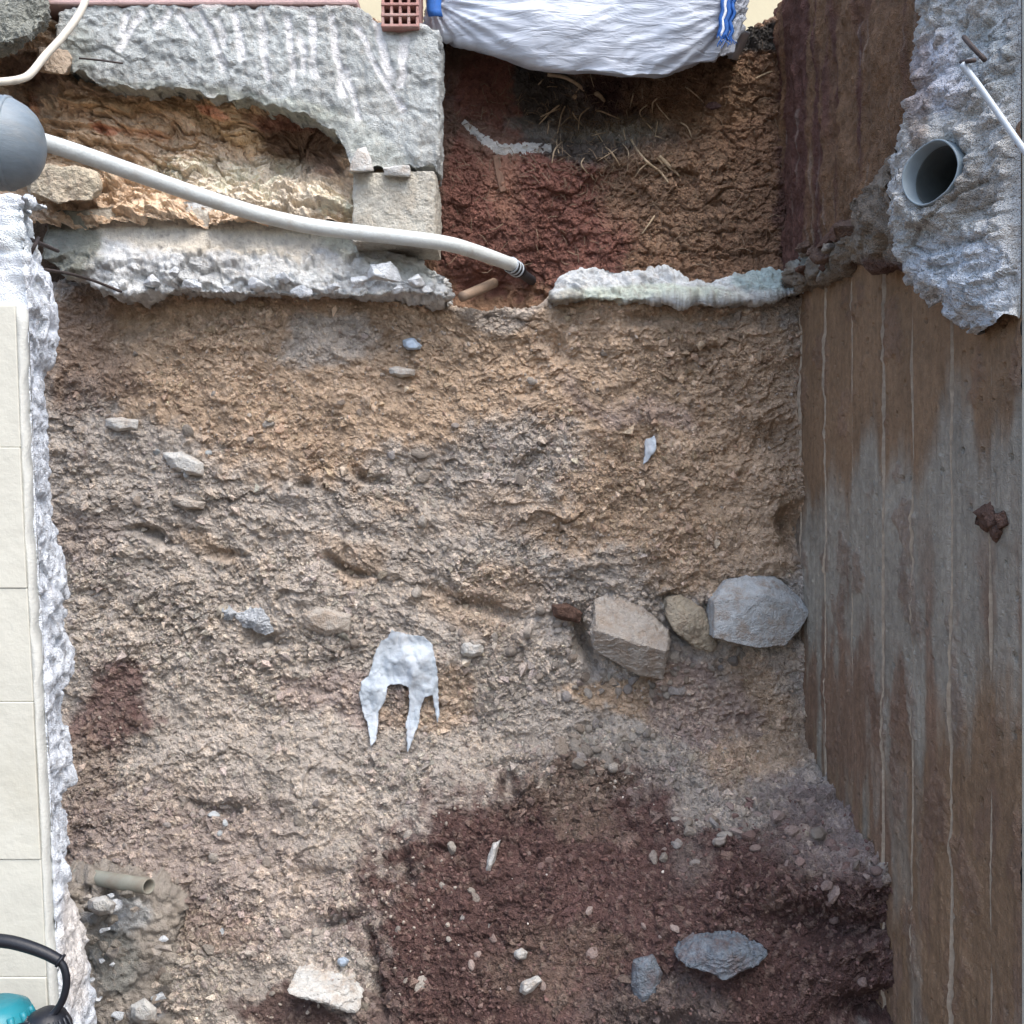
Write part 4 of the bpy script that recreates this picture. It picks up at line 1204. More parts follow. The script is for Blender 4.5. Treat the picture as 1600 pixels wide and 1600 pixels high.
# grey footing at the lower left, below the conduit
lf, _ = curve_slab("mortar_heap", (60, 250), [(60, 1400), (130, 1402), (180, 1408), (235, 1440), (250, 1450)],
    [(60, 1780), (140, 1780), (250, 1780)], 2.75, .3, M_concrete, conc_disp(1.2, 880, 1.6),
    conc_col(srgb(156, 149, 140) * K, [(190, 1430, 50, 25, 0, srgb(176, 180, 182) * K, .7, .5), (170, 1500, 40, 50, 0, srgb(112, 118, 116) * K, .6, .5), (225, 1580, 25, 20, 0, srgb(180, 184, 190) * K, .7, .5)], 885, 14, .12, agg=.6),
    eu=.1, ev=.08, prof=lambda fu, fv: .12 * (1 - fv) ** 2 + .08 * fu ** 3)
for i in range(34):
    px_, py_ = random.uniform(128, 262), random.uniform(1388, 1605)
    hull_rock("rubble_piece", rand_hull(at(px_, py_, 2.77 + random.uniform(-.02, .03) + .0006 * max(px_ - 200, 0)), random.uniform(.008, .024), 11, 1.2, .8, .8, 1500 + i), (M_lump, M_ledge_a, M_rock)[i % 3], lf, 3, .003, .002, 1500 + i)
tag(lf, "grey gritty mortar heap under the conduit beside the cream wall", "mortar heap")

# ================================================================== white sack on the ledge
def sack():
    e = empty("bulk_sack", (.23, 3.6, 3.0), "white woven sack with blue seams bulging over the earth edge", "sack")
    D0 = 3.18
    bot = [(662, 22), (690, 34), (730, 48), (770, 62), (830, 88), (900, 106), (980, 114), (1035, 108), (1085, 88), (1130, 74), (1152, 64), (1166, 40), (1176, 10)]
    nu, nv = 320, 190
    def bf(u, v):
        fu, bu = wrap(u, .12); fv, bv = wrap(v, .22)
        px = 664 + 508 * fu
        yb = np.interp(px, [b[0] for b in bot], [b[1] for b in bot])
        zb = Z_(yb, D0)
        zb = zb - .028
        zt = 3.62 + .03 * np.sin(9 * fu)
        z = zb + (zt - zb) * (1 - fv)
        edge = np.clip(1 - np.abs(fu - .5) * 2, 0, 1)
        y = D0 - .07 * np.sin(np.pi * fu) ** .6 + .16 * np.maximum(fv - .72, 0) ** 2 / .08 * .3
        y = y + .62 * np.clip(bu + bv, 0, 1) ** 1.15
        x = X_(px, D0) + 0 * v
        return np.stack([x, y, z + .34 * bv * (v > .5) * np.minimum(bv + .25, 1.)], -1)
    def df(P, u, v):
        d = .035 * fbm(P * np.array((2.2, 1, 2.2)), 2, 41)
        # tension folds fanning out of the right corner, sagging across the belly
        cx, cz = X_(1165, D0), Z_(10, D0)
        ang = np.arctan2(P[:, 2] - cz, cx - P[:, 0]); rr = np.hypot(P[:, 2] - cz, cx - P[:, 0])
        fold = perlin(np.stack([ang * 10 + .6 * fbm(P * 3, 2, 44), rr * 1.2, 0 * ang], -1), 42)
        d += .014 * fold * np.exp(-rr / .55)
        cx2, cz2 = X_(670, D0), Z_(0, D0)
        ang2 = np.arctan2(P[:, 2] - cz2, P[:, 0] - cx2); r2 = np.hypot(P[:, 2] - cz2, P[:, 0] - cx2)
        d += .014 * perlin(np.stack([ang2 * 11, r2 * 1.5, 0 * ang], -1), 46) * np.exp(-r2 / .4)
        d += .006 * fbm(P * np.array((4, 4, 16)), 3, 48) + .004 * (1 - 3 * np.abs(perlin(np.stack([ang * 7 + .8 * fbm(P * 4, 2, 54), rr * 2.2, 0 * ang], -1), 52)))
        return d
    sheet("sack_body", nu, nv, bf, df, lambda P, u, v: np.ones((len(P), 3)), M_sack, e, smooth=True)
    def seam(pxs, dx, mat, wv):
        V, F = [], []
        for i, (px, py) in enumerate(pxs):
            c = at(px, py, 3.13)
            for s, o_ in ((-1, 0), (0, -.006), (1, 0)):
                V.append(c + np.array((s * dx, o_ + .003 * random.random(), 0)))
        n = len(pxs)
        for i in range(n - 1):
            for k in range(2):
                F.append([i * 3 + k, i * 3 + k + 1, i * 3 + k + 4, i * 3 + k + 3])
        o = mesh_from("seam", V, F, mat, e)
        sm = o.modifiers.new("s", 'SOLIDIFY'); sm.thickness = .004
        return o
    def wob(x0, x1, y0, y1, n, a): return [(x0 + (x1 - x0) * i / n + a * math.sin(i * 1.7), y0 + (y1 - y0) * i / n) for i in range(n + 1)]
    seam(wob(1146, 1132, -40, 62, 14, 2.0), .006, M_blue, 1)
    seam(wob(1140, 1126, -40, 60, 14, 1.5), .003, M_white_strip, 1)
    seam(wob(1134, 1124, -40, 56, 14, 1.0), .003, M_blue, 1)
    seam(wob(1152, 1140, -40, 64, 14, 2.5), .003, M_blue, 1)
    seam(wob(674, 680, -40, 26, 8, 1.0), .021, M_blue, 1)
    # frayed threads
    for i in range(16):
        a = at(1130 + random.uniform(-8, 14), 58 + random.uniform(-6, 6), 3.12); b = a + np.array((random.uniform(-.02, .02), -.005, -random.uniform(.01, .03)))
        tube("thread", [a, (a + b) / 2 + np.array((.006 * random.uniform(-1, 1), 0, 0)), b], .0012, M_blue, e, 4, 2)
    return e
sack()

# ================================================================== rocks in the earth face
def placed(px, py, dy=0.0):
    p, n = on_bank(px, py); return float(p[1]) + dy
D = placed(985, 1000, -.04)
big = [(930, 938, .02), (948, 928, .04), (1004, 950, .02), (1044, 984, .01), (1046, 1002, .0), (1040, 1018, -.075), (985, 1002, -.085), (932, 985, -.075), (924, 990, -.02), (928, 1014, -.03), (998, 1054, -.015), (1034, 1060, -.01), (1038, 1040, -.04)]
pts = [at(x, y, D + d) for x, y, d in big] + [at(x, y, D + .22) for x, y, d in big[::2]]
r = hull_rock("rock", pts, M_rock, None, 6, .0032, .004, 61, layers=.04, ldir=(.45, .3, -.8), scale=20.); tag(r, "largest angular grey rock jutting from the earth face", "rock", "rocks jutting from the earth face")
D = placed(1080, 980, -.035)
pts = [at(x, y, D + d) for x, y, d in ((1042, 935, 0), (1060, 930, .02), (1100, 950, 0), (1106, 985, -.01), (1120, 1008, 0), (1110, 1018, 0), (1085, 1012, -.02), (1055, 985, -.03), (1040, 960, -.01), (1075, 965, -.045))]
pts += [p + np.array((0, .18, 0)) for p in pts[:9]]
r = hull_rock("rock", pts, mat_earthy("beige_grey_rock", srgb(164, 154, 136), var=.28, dirt=(srgb(158, 140, 122), .6), bump_mm=(3, 1.6), scale=.8), None, 5, .007, .006, 62); tag(r, "beige wedge-shaped rock between the largest grey rock and the bluish one", "rock", "rocks jutting from the earth face")
D = placed(1190, 950, -.055)
pts = [at(x, y, D + d) for x, y, d in ((1116, 940, -.035), (1196, 928, -.05), (1267, 957, .0), (1250, 984, -.005), (1228, 1008, -.02), (1184, 1013, -.04), (1116, 997, -.05), (1134, 908, .03), (1168, 898, .05), (1210, 900, .05), (1246, 928, .05))]
pts += [p + np.array((0, .2, 0)) for p in pts]
r = hull_rock("rock", pts, M_rock_blue, None, 6, .0022, .003, 63, scale=26.); tag(r, "smooth bluish grey rock against the right board-marked wall", "rock", "rocks jutting from the earth face")
D = placed(505, 1550, -.03)
pts = [at(x, y, D + d) for x, y, d in ((450, 1545, -.02), (470, 1528, .02), (548, 1534, .02), (564, 1560, -.01), (556, 1582, -.03), (520, 1568, -.05), (452, 1553, -.04), (545, 1545, -.02))]
pts += [p + np.array((.01, .16, .02)) for p in pts[:5]]
r = hull_rock("rock_slab", pts, M_rock_pale, None, 5, .004, .004, 64, layers=.02); tag(r, "pale flat rock slab at the bottom of the earth face, left of the red soil", "rock")
D = placed(1130, 1490, -.05)
pts = [at(x, y, D + d) for x, y, d in ((1062, 1500, 0), (1090, 1470, .03), (1150, 1462, .04), (1198, 1480, .02), (1200, 1492, -.01), (1172, 1512, -.04), (1130, 1526, -.05), (1080, 1512, -.03), (1130, 1490, -.05))]
pts += [p + np.array((0, .2, -.03)) for p in pts[:6]]
r = hull_rock("slate_rock", pts, M_rock_slate, None, 5, .006, .004, 65, layers=.012, ldir=(.3, .2, -.9)); tag(r, "dark blue-grey layered slate rock low in the red soil", "rock")
small = [
    ((165, 655), (190, 652), (216, 657), (214, 671), (185, 674), (166, 666), M_rock_pale, "flat light grey stone high on the left of the earth face"),
    ((254, 708), (285, 706), (318, 724), (318, 744), (290, 742), (268, 732), M_rock_pale, "broken pale slab fragments left of centre in the grey soil"),
    ((268, 775), (300, 782), (322, 785), (318, 796), (290, 796), (272, 788), M_rock, "low flat grey stone below the pale slab fragments on the left"),
    ((607, 575), (625, 573), (649, 578), (648, 587), (628, 589), (609, 584), M_rock_pale, "small flat pale stone in tan soil below the slab edge"),
    ((630, 532), (645, 528), (660, 540), (656, 546), (638, 546), (631, 541), M_plasticbag, "tiny bluish white tile chip in the tan soil"),
    ((470, 960), (500, 948), (550, 960), (545, 985), (510, 994), (478, 980), M_rock, "flat grey stone left of the torn plastic sheet"),
    ((862, 945), (885, 942), (910, 958), (905, 972), (880, 970), (865, 962), M_clod, "brown stone left of the largest grey rock"),
    ((725, 1005), (755, 1004), (755, 1020), (740, 1028), (722, 1022), (722, 1012), M_rock_pale, "small pale stone right of the torn plastic sheet"),
    ((138, 1405), (165, 1400), (180, 1412), (176, 1428), (155, 1430), (138, 1420), M_rock_pale, "pale broken stone just below the grey conduit"),
    ((815, 1535), (840, 1525), (848, 1532), (828, 1550), (820, 1556), (812, 1550), M_rock_pale, "thin pale sliver of stone in the red soil, bottom centre"),
    ((528, 1498), (538, 1494), (546, 1500), (542, 1508), (532, 1510), (527, 1504), M_plasticbag, "tiny bluish white pebble above the pale rock slab"),
    ((805, 1486), (815, 1482), (824, 1488), (820, 1498), (810, 1500), (804, 1494), M_rock_pale, "oval pale pebble in the red soil"),
    ((990, 1500), (1020, 1490), (1036, 1520), (1026, 1560), (1000, 1580), (986, 1540), M_rock_slate, "grey stone left of the slate rock in the red soil"),
    ((770, 1318), (782, 1312), (776, 1340), (766, 1366), (758, 1364), (762, 1338), M_rock_pale, "long thin pale stone upright in the upper red soil"),
    ((735, 1000), (752, 998), (760, 1004), (754, 1012), (740, 1012), (734, 1006), M_rock, "little grey stone directly above the small pale stone by the plastic"),
    ((205, 1572), (225, 1560), (244, 1576), (242, 1596), (220, 1600), (206, 1590), M_rock_pale, "pale lump at the bottom of the mortar heap"),
    ((1115, 1310), (1135, 1306), (1136, 1318), (1126, 1326), (1114, 1322), (1112, 1316), M_stone_grey, "rounded grey stone on the loose bench above the red soil"),
    ((1268, 1295), (1282, 1291), (1292, 1302), (1286, 1313), (1272, 1312), (1266, 1303), M_stone_grey, "round pale grey stone on the gravelly bench by the right wall"),
]
for i, row in enumerate(small):
    pp, m, lab = row[:6], row[6], row[7]
    cxm = sum(p[0] for p in pp) / 6; cym = sum(p[1] for p in pp) / 6
    D = placed(cxm, cym, -.012)
    if i in (8, 15): D = 2.74
    pts = [at(x, y, D) for x, y in pp] + [at(cxm + (x - cxm) * .6, cym + (y - cym) * .6, D - .018) for x, y in pp] + [at(x, y, D + .06) for x, y in pp]
    r = hull_rock("stone", pts, m, None, 4, .0035, .003, 600 + i)
    tag(r, lab, "stone")

# white crumbly chunk
D = placed(390, 968, -.02)
for i, (pp, lab) in enumerate((([(345, 952), (358, 948), (368, 958), (362, 970), (350, 968)], "small white crumbly plaster bit left of the larger white chunk"),
                               ([(366, 962), (392, 952), (408, 950), (422, 968), (428, 985), (416, 992), (400, 982), (380, 978)], "white crumbly plaster chunk left of the torn plastic sheet"))):
    pts = [at(x, y, D) for x, y in pp] + [at(x, y - 2, D + .04) for x, y in pp] + [at(np.mean([p[0] for p in pp]), np.mean([p[1] for p in pp]), D - .02)]
    r = hull_rock("plaster_chunk", pts, mat_earthy("white_plaster_crumb_%d" % i, srgb(214, 220, 226), var=.12, bump_mm=(6, 2.5)), None, 5, .008, .003, 70 + i, scale=40)
    tag(r, lab, "plaster chunk")

# ---------------- torn plastic sheet
def flat_scrap(name, poly, mat, dist_off, wr, label, cat, seed, step=6):
    poly = np.array(poly, float)
    g = np.random.default_rng(seed)
    bp = []
    for i in range(len(poly)):
        a, b = poly[i], poly[(i + 1) % len(poly)]
        n = max(int(np.linalg.norm(b - a) / step), 1)
        for k in range(n): bp.append(a + (b - a) * k / n + g.normal(size=2) * .6)
    n0 = len(bp)
    x0, y0 = poly.min(0); x1, y1 = poly.max(0)
    inner = [(x + g.uniform(-1, 1), y + g.uniform(-1, 1)) for x in np.arange(x0, x1, step * .7) for y in np.arange(y0, y1, step * .7)]
    vv = [Vector(p) for p in bp] + [Vector(p) for p in inner]
    r = delaunay_2d_cdt(vv, [(i, (i + 1) % n0) for i in range(n0)], [list(range(n0))], 1, 1e-4)
    V2 = np.array([v[:] for v in r[0]]); F = [list(f) for f in r[2]]
    # hang it just in front of the face
    cx, cy = V2[:, 0], V2[:, 1]
    Dv = np.zeros(len(V2))
    gx = np.linspace(x0, x1, 7); gy = np.linspace(y0, y1, 9)
    G = np.array([[on_bank(a, b)[0][1] for a in gx] for b in gy])
    G = np.minimum(G, np.median(G) + .02)
    for i, (a, b) in enumerate(V2):
        col_ = [np.interp(a, gx, G[k]) for k in range(9)]
        Dv[i] = np.interp(b, gy, col_)
    Q = np.stack([cx / 60, cy / 60, 0 * cx], -1)
    fold = np.abs(perlin(Q * np.array((2.4, .8, 1)) + .5 * np.stack([perlin(Q, seed), 0 * cx, 0 * cx], -1), seed + 1))
    f2 = np.abs(perlin(Q * np.array((5., 2.2, 1)) + .8 * np.stack([fbm(Q * 2, 2, seed + 6), fbm(Q * 2, 2, seed + 7), 0 * cx], -1), seed + 8))
    Dv = Dv - dist_off + wr * (1 - 2.2 * fold) + wr * .5 * fbm(Q * 3, 3, seed + 2) - wr * 1.5 * f2 + wr * .5 * np.abs(perlin(Q * 11, seed + 9))
    V = np.stack([X_(cx, Dv), Dv, Z_(cy, Dv)], -1)
    o = mesh_from(name, V, F, mat)
    sm = o.modifiers.new("thickness", 'SOLIDIFY'); sm.thickness = .0012
    return tag(o, label, cat)
flat_scrap("plastic_sheet", [(596, 1002), (606, 996), (612, 984), (622, 988), (640, 992), (662, 994), (676, 1008), (680, 1030), (684, 1060), (685, 1090), (687, 1118), (684, 1130), (680, 1112), (676, 1086), (664, 1090), (656, 1108), (655, 1128), (648, 1146), (642, 1164), (637, 1176), (636, 1156), (634, 1128), (640, 1108),
    (638, 1074), (622, 1068), (606, 1072), (602, 1094), (592, 1112), (590, 1136), (588, 1156), (580, 1166), (577, 1150), (575, 1132), (566, 1110), (562, 1086), (564, 1066), (576, 1056), (582, 1036), (588, 1016)],
    M_film, .022, .007, "torn pale blue plastic sheet hanging in strips from the earth face", "plastic sheet", 5, 4)
flat_scrap("plastic_scrap", [(1007, 688), (1022, 680), (1026, 690), (1024, 706), (1012, 720), (1004, 726), (1008, 708)], M_film, .018, .004, "small white plastic scrap hanging in tan soil, right of centre", "plastic scrap", 6, 4)

# ---------------- white marking paint and stake in the alcove
def ribbon_on(name, segs, width, mat, onf, parent=None, lift=.006, label=None, cat=None, seed=0):
    g = np.random.default_rng(seed)
    V, F = [], []
    for (x0, y0, x1, y1, w0, w1) in segs:
        n = int(math.hypot(x1 - x0, y1 - y0) / 4) + 2
        dx, dy = x1 - x0, y1 - y0; L = math.hypot(dx, dy); nx, ny = -dy / L, dx / L
        b = len(V); m = 7
        for i in range(n):
            t = i / (n - 1); w = (w0 + (w1 - w0) * t) * (.75 + .5 * g.random())
            for k in range(m):
                s = (k / (m - 1) - .5) * 2
                p, nn_ = onf(x0 + dx * t + nx * w * s, y0 + dy * t + ny * w * s)
                e = lift * (1 - abs(s) ** 3) - .002 * (abs(s) > .9)
                V.append(np.array(p) + np.array((0, -1, 0)) * (e + .0015 * g.random()))
        for i in range(n - 1):
            for k in range(m - 1):
                a = b + i * m + k
                F.append([a, a + 1, a + m + 1, a + m])
    o = mesh_from(name, V, F, mat, parent)
    if label: tag(o, label, cat)
    return o
ribbon_on("paint_mark", [(724, 190, 752, 216, 4, 7), (750, 214, 784, 236, 7, 8), (780, 234, 822, 232, 8, 9), (820, 232, 862, 230, 9, 6)], 7, M_paint, on_alcove, None, .004,
          "white spray-paint stroke bent across the red soil of the recess", "paint mark", 4)
p1, p2 = on_alcove(776, 244)[0], on_alcove(786, 302)[0]
bm = bmesh.new()
d = (p2 - p1); d /= np.linalg.norm(d)
side = np.cross(d, (0, 1, 0)); side /= np.linalg.norm(side)
vs = []
for c, k in ((p1, 1.), (p1 * .5 + p2 * .5, 1.15), (p2, .9)):
    for s, q in ((-1, -.012), (1, -.014), (1, .03), (-1, .03)):
        vs.append(bm.verts.new(c + side * s * .011 * k + np.array((0, q, 0))))
for i in range(2):
    for k in range(4):
        bm.faces.new([vs[i * 4 + k], vs[i * 4 + (k + 1) % 4], vs[i * 4 + 4 + (k + 1) % 4], vs[i * 4 + 4 + k]])
bm.faces.new(vs[:4][::-1]); bm.faces.new(vs[8:])
bmesh.ops.recalc_face_normals(bm, faces=bm.faces)
bmesh.ops.bevel(bm, geom=bm.edges[:], offset=.002, segments=1, affect='EDGES')
me = bpy.data.meshes.new("wooden_stake"); bm.to_mesh(me); bm.free(); me.materials.append(M_wood)
tag(link(bpy.data.objects.new("wooden_stake", me)), "short flat wooden stake set in red soil under the paint stroke", "stake")

# ---------------- roots
roots = [([(856, 118), (880, 124), (898, 132), (906, 140), (912, 142)], .006), ([(906, 138), (900, 146)], .004), ([(898, 152), (915, 148), (932, 150), (944, 158)], .0085),
         ([(986, 220), (996, 240), (1010, 256), (1030, 272), (1044, 286)], .0038), ([(1030, 246), (1044, 260), (1062, 276)], .0065), ([(991, 136), (988, 150), (984, 170)], .003), ([(1004, 140), (1003, 154)], .003),
         ([(1070, 136), (1085, 150), (1100, 162)], .0025), ([(1022, 338), (1014, 352), (1002, 366)], .003), ([(1180, 125), (1195, 118), (1206, 112)], .003), ([(1010, 256), (1000, 268), (992, 278)], .002),
         ([(930, 205), (942, 225), (950, 240)], .002), ([(1028, 190), (1024, 210), (1020, 230)], .002), ([(940, 118), (950, 124), (962, 128)], .003)]
gr = np.random.default_rng(8)
for _ in range(34):
    x0 = gr.uniform(835, 1070); y0 = gr.uniform(100, 250); a = gr.uniform(.2, 2.9); L = gr.uniform(14, 46)
    b1, b2 = gr.normal(size=2) * 5
    roots.append(([(x0, y0), (x0 + math.cos(a) * L * .4 + b1, y0 + abs(math.sin(a)) * L * .4), (x0 + math.cos(a) * L + b2, y0 + abs(math.sin(a)) * L)], gr.uniform(.0012, .0032)))
for pts, r in roots:
    P3 = []
    for i, (x, y) in enumerate(pts):
        p, n = on_alcove(x, y)
        P3.append(np.array(p) + np.array((0, -(.018 if 0 < i < len(pts) - 1 else .006), 0)))
    tube("root", P3, [r] * (len(P3) - 1) + [r * .6], M_root, alcove, 8, 5, wob=.25)
p = on_alcove(1115, 167)[0]
hull_rock("bark_chip", rand_hull(p + np.array((0, -.008, 0)), .034, 12, 1, .35, .35, 77), mat_earthy("purple_bark", srgb(112, 92, 92), var=.3), alcove, 3, .003, .002, 78)
V, F = [], []
for i in range(900):
    if random.random() < .6: px, py = random.gauss(950, 85), random.gauss(205, 55)
    else: px, py = random.uniform(700, 1225), random.uniform(70, 420)
    p, n = on_alcove(px, py)
    a = random.uniform(0, 6.28); L = random.uniform(.012, .06)
    dv = np.array((math.cos(a), 0, math.sin(a) * .8)) * L
    q = np.array(p) + np.array((0, -.004, 0)); m_ = q + dv * .5 + np.array((0, -.014 * random.random(), .01 * random.uniform(-1, 1))); e_ = q + dv + np.array((0, -.008 * random.random(), 0))
    v_, f_ = tube_geo(np.array([q, m_, e_]), np.array([.0014, .0012, .0008]) * random.uniform(.6, 1.2), 3, False)
    b = len(V); V += v_; F += [[k + b for k in ff] for ff in f_]
rt = mesh_from("rootlets", V, F, mat_plain("rootlet", srgb(140, 122, 102), rough=.9, var=.3, scale=40, bump_mm=0), alcove)
tag(rt, kind="stuff")

# ================================================================== stones and crumbs of the earth face
def ico(sub):
    bm = bmesh.new(); bmesh.ops.create_icosphere(bm, subdivisions=sub, radius=1.0)
    V = np.array([v.co[:] for v in bm.verts]); F = np.array([[v.index for v in f.verts] for f in bm.faces]); bm.free()
    return V, F
IV, IF = ico(2)
def stone_verts(seed, angular=True):
    g = np.random.default_rng(seed)
    if angular:
        pl = g.normal(size=(11, 3)); pl /= np.linalg.norm(pl, axis=1, keepdims=True); dd = .62 + .38 * g.random(11)
        dots = IV @ pl.T
        r = np.min(np.where(dots > .05, dd / np.maximum(dots, .05), 9), axis=1)
        r = np.minimum(r, 1.15)
    else:
        r = 1 + .14 * fbm(IV * 1.3 + seed, 2, seed)
    return IV * r[:, None]
stone_meshes = {}
for nm, mat in (("g", M_stone_grey), ("r", M_stone_red), ("p", M_stone_pale)):
    L = []
    for k in range(7):
        V = stone_verts(100 + k, k < 5)
        me = bpy.data.meshes.new("stone"); me.from_pydata([tuple(v) for v in V], [], IF.tolist())
        me.polygons.foreach_set("use_smooth", np.full(len(me.polygons), k >= 5, bool)); me.materials.append(mat); me.update()
        L.append(me)
    stone_meshes[nm] = L

def pick(mask_ellipses, n, g):
    out = []
    w = np.zeros(len(BF))
    for (cx, cy, rx, ry, wt) in mask_ellipses:
        e = ((BPX - cx) / rx) ** 2 + ((BPY - cy) / ry) ** 2
        w = np.maximum(w, wt * (e < 1))
    w *= (BN[:, 1] < .2) & (BPX > 112) & (BPX < 1410) & (BPY < 1610) & (BPY > 470)
    w = w / w.sum()
    return g.choice(len(BF), n, replace=False, p=w)

def place_rot(n, g):
    n = Vector(n.tolist())
    q = n.to_track_quat('Z', 'Y')
    return q @ Quaternion((0, 0, 1), g.uniform(0, 6.28)) @ Quaternion((1, 0, 0), g.normal() * .25)

G_ = np.random.default_rng(99)
groups = [  # region ellipses, count, radius range (m), material
    ([(950, 1165, 80, 45, 1.)], 46, (.010, .026), "g"),                                   # crumb slide under the rocks
    ([(900, 1020, 110, 70, 1.), (1040, 1060, 70, 30, 1.), (780, 980, 90, 40, .8)], 42, (.008, .020), "g"),
    ([(1000, 1065, 110, 26, 1.), (905, 990, 30, 60, 1.), (1090, 1030, 70, 16, 1.), (1180, 1018, 80, 10, .8)], 40, (.008, .019), "g"),
    ([(1300, 1320, 110, 80, 1.), (1180, 1290, 90, 50, .7)], 46, (.008, .022), "r"),        # bench by the wall
    ([(1100, 1300, 60, 30, 1.), (1060, 1330, 40, 50, 1.)], 14, (.012, .024), "g"),
    ([(450, 1420, 320, 170, 1.)], 46, (.008, .024), "g"),
    ([(500, 820, 380, 220, 1.)], 30, (.008, .024), "g"),
    ([(900, 1450, 280, 150, 1.), (1250, 1500, 160, 100, 1.)], 30, (.007, .016), "r"),
    ([(600, 560, 420, 90, 1.), (1050, 650, 180, 160, .7)], 14, (.006, .014), "g"),
    ([(400, 1300, 100, 50, 1.), (300, 730, 80, 40, 1.), (300, 1440, 60, 40, .8)], 10, (.008, .018), "p"),
]
for ells, cnt, (r0, r1), mk in groups:
    for i in pick(ells, cnt, G_):
        r = r0 + (r1 - r0) * G_.random() ** 1.6
        o = bpy.data.objects.new("stone", stone_meshes[mk][G_.integers(0, 7)])
        o.rotation_mode = 'QUATERNION'
        o.location = Vector((BF[i] + BN[i] * r * .12).tolist())
        o.rotation_quaternion = place_rot(BN[i], G_)
        o.scale = (r * G_.uniform(.9, 1.35), r * G_.uniform(.7, 1.05), r * G_.uniform(.5, .85))
        col.objects.link(o); o.parent = bank
# crumbs too many to count
JV, JF = ico(1)
def crumbs(name, n, ells, r0, r1, mat, seed):
    g = np.random.default_rng(seed)
    idx = pick(ells, n, g)
    r = r0 + (r1 - r0) * g.random(n) ** 2
    sc = np.stack([r * g.uniform(.8, 1.4, n), r * g.uniform(.6, 1.1, n), r * g.uniform(.5, 1., n)], -1)
    A = g.normal(size=(n, 3, 3)); Qm = np.linalg.qr(A)[0]
    jit = 1 + .22 * (g.random((n, len(JV), 1)) - .5)
    V = np.einsum('nij,nvj->nvi', Qm, JV[None] * jit * sc[:, None, :]) + (BF[idx] + BN[idx] * r[:, None] * .25)[:, None, :]
    F = (JF[None] + (np.arange(n) * len(JV))[:, None, None]).reshape(-1, 3)
    o = mesh_from(name, V.reshape(-1, 3), F, mat, bank, smooth=False)
    return tag(o, kind="stuff")
def soil_crumbs(name, n, r0, r1, power, seed, lift, src=None, parent=None):
    g = np.random.default_rng(seed)
    BF, BN, BC, BPX, BPY = src
    cl = sstep(-.12, .5, fbm(BF * np.array((3., 1., 4.)), 3, 371)) + .10
    if parent is bank:
        w = cl * ((BN[:, 1] < .3) & (BPX > 100) & (BPX < 1425) & (BPY < 1620) & (BPY > 455))
        w = w * (1 + .8 * (BPY > 690) + 1.2 * (BPY > 1180))
    else:
        w = cl * (BN[:, 1] < .3)
    idx = g.choice(len(BF), n, replace=False, p=w / w.sum())
    r = r0 + (r1 - r0) * g.random(n) ** power
    O = np.array([(1, 0, 0), (-1, 0, 0), (0, 1, 0), (0, -1, 0), (0, 0, 1), (0, 0, -1)], float)
    OF = np.array([(0, 2, 4), (2, 1, 4), (1, 3, 4), (3, 0, 4), (2, 0, 5), (1, 2, 5), (3, 1, 5), (0, 3, 5)])
    V0 = O[None] + .75 * (g.random((n, 6, 3)) - .5)
    sc = np.stack([r * g.uniform(.8, 1.5, n), r * g.uniform(.6, 1.1, n), r * g.uniform(.55, 1., n)], -1)
    Qm = np.linalg.qr(g.normal(size=(n, 3, 3)))[0]
    V = np.einsum('nij,nvj->nvi', Qm, V0 * sc[:, None, :]) + (BF[idx] + BN[idx] * (r * lift)[:, None])[:, None, :]
    C = BC[idx] * g.uniform(.82, 1.28, (n, 1)) * (1 + .018 * g.normal(size=(n, 3)))
    F = (OF[None] + (np.arange(n) * 6)[:, None, None]).reshape(-1, 3)
    o = mesh_from(name, V.reshape(-1, 3), F, M_soil, parent, np.clip(np.repeat(C, 6, axis=0), .01, .9), smooth=False)
    return tag(o, kind="stuff")
SRC = (BF, BN, BC, BPX, BPY)
soil_crumbs("soil_crumbs", 40000, .0024, .0075, 2.0, 71, .15, SRC, bank)
soil_crumbs("soil_clods", 3200, .008, .019, 2.2, 72, .05, SRC, bank)
ac = np.zeros(len(AF) * 4, np.float32); alcove.data.attributes["col"].data.foreach_get("color", ac)
soil_crumbs("soil_crumbs", 7000, .0024, .0085, 2.0, 73, .15, (AF, AN, ac.reshape(-1, 4)[:, :3], APX, APY), alcove)
crumbs("grey_crumbs", 2600, [(520, 900, 460, 420, .7), (400, 1400, 320, 220, .8), (900, 1130, 260, 110, 1.6), (800, 600, 600, 140, .25)], .0022, .0075, mat_earthy("grey_crumb", srgb(166, 156, 145), var=.35, bump_mm=(1, .6)), 1)
crumbs("reddish_crumbs", 900, [(950, 1450, 330, 190, .8), (1270, 1340, 140, 110, 1.), (1250, 1520, 180, 100, .8)], .0022, .0068, mat_earthy("red_crumb", srgb(116, 92, 87), var=.4, bump_mm=(1, .6)), 2)
crumbs("pale_grit", 200, [(700, 1000, 600, 550, 1.)], .0018, .0045, mat_earthy("pale_grit", srgb(204, 196, 186), var=.2, bump_mm=(1, .6)), 3)

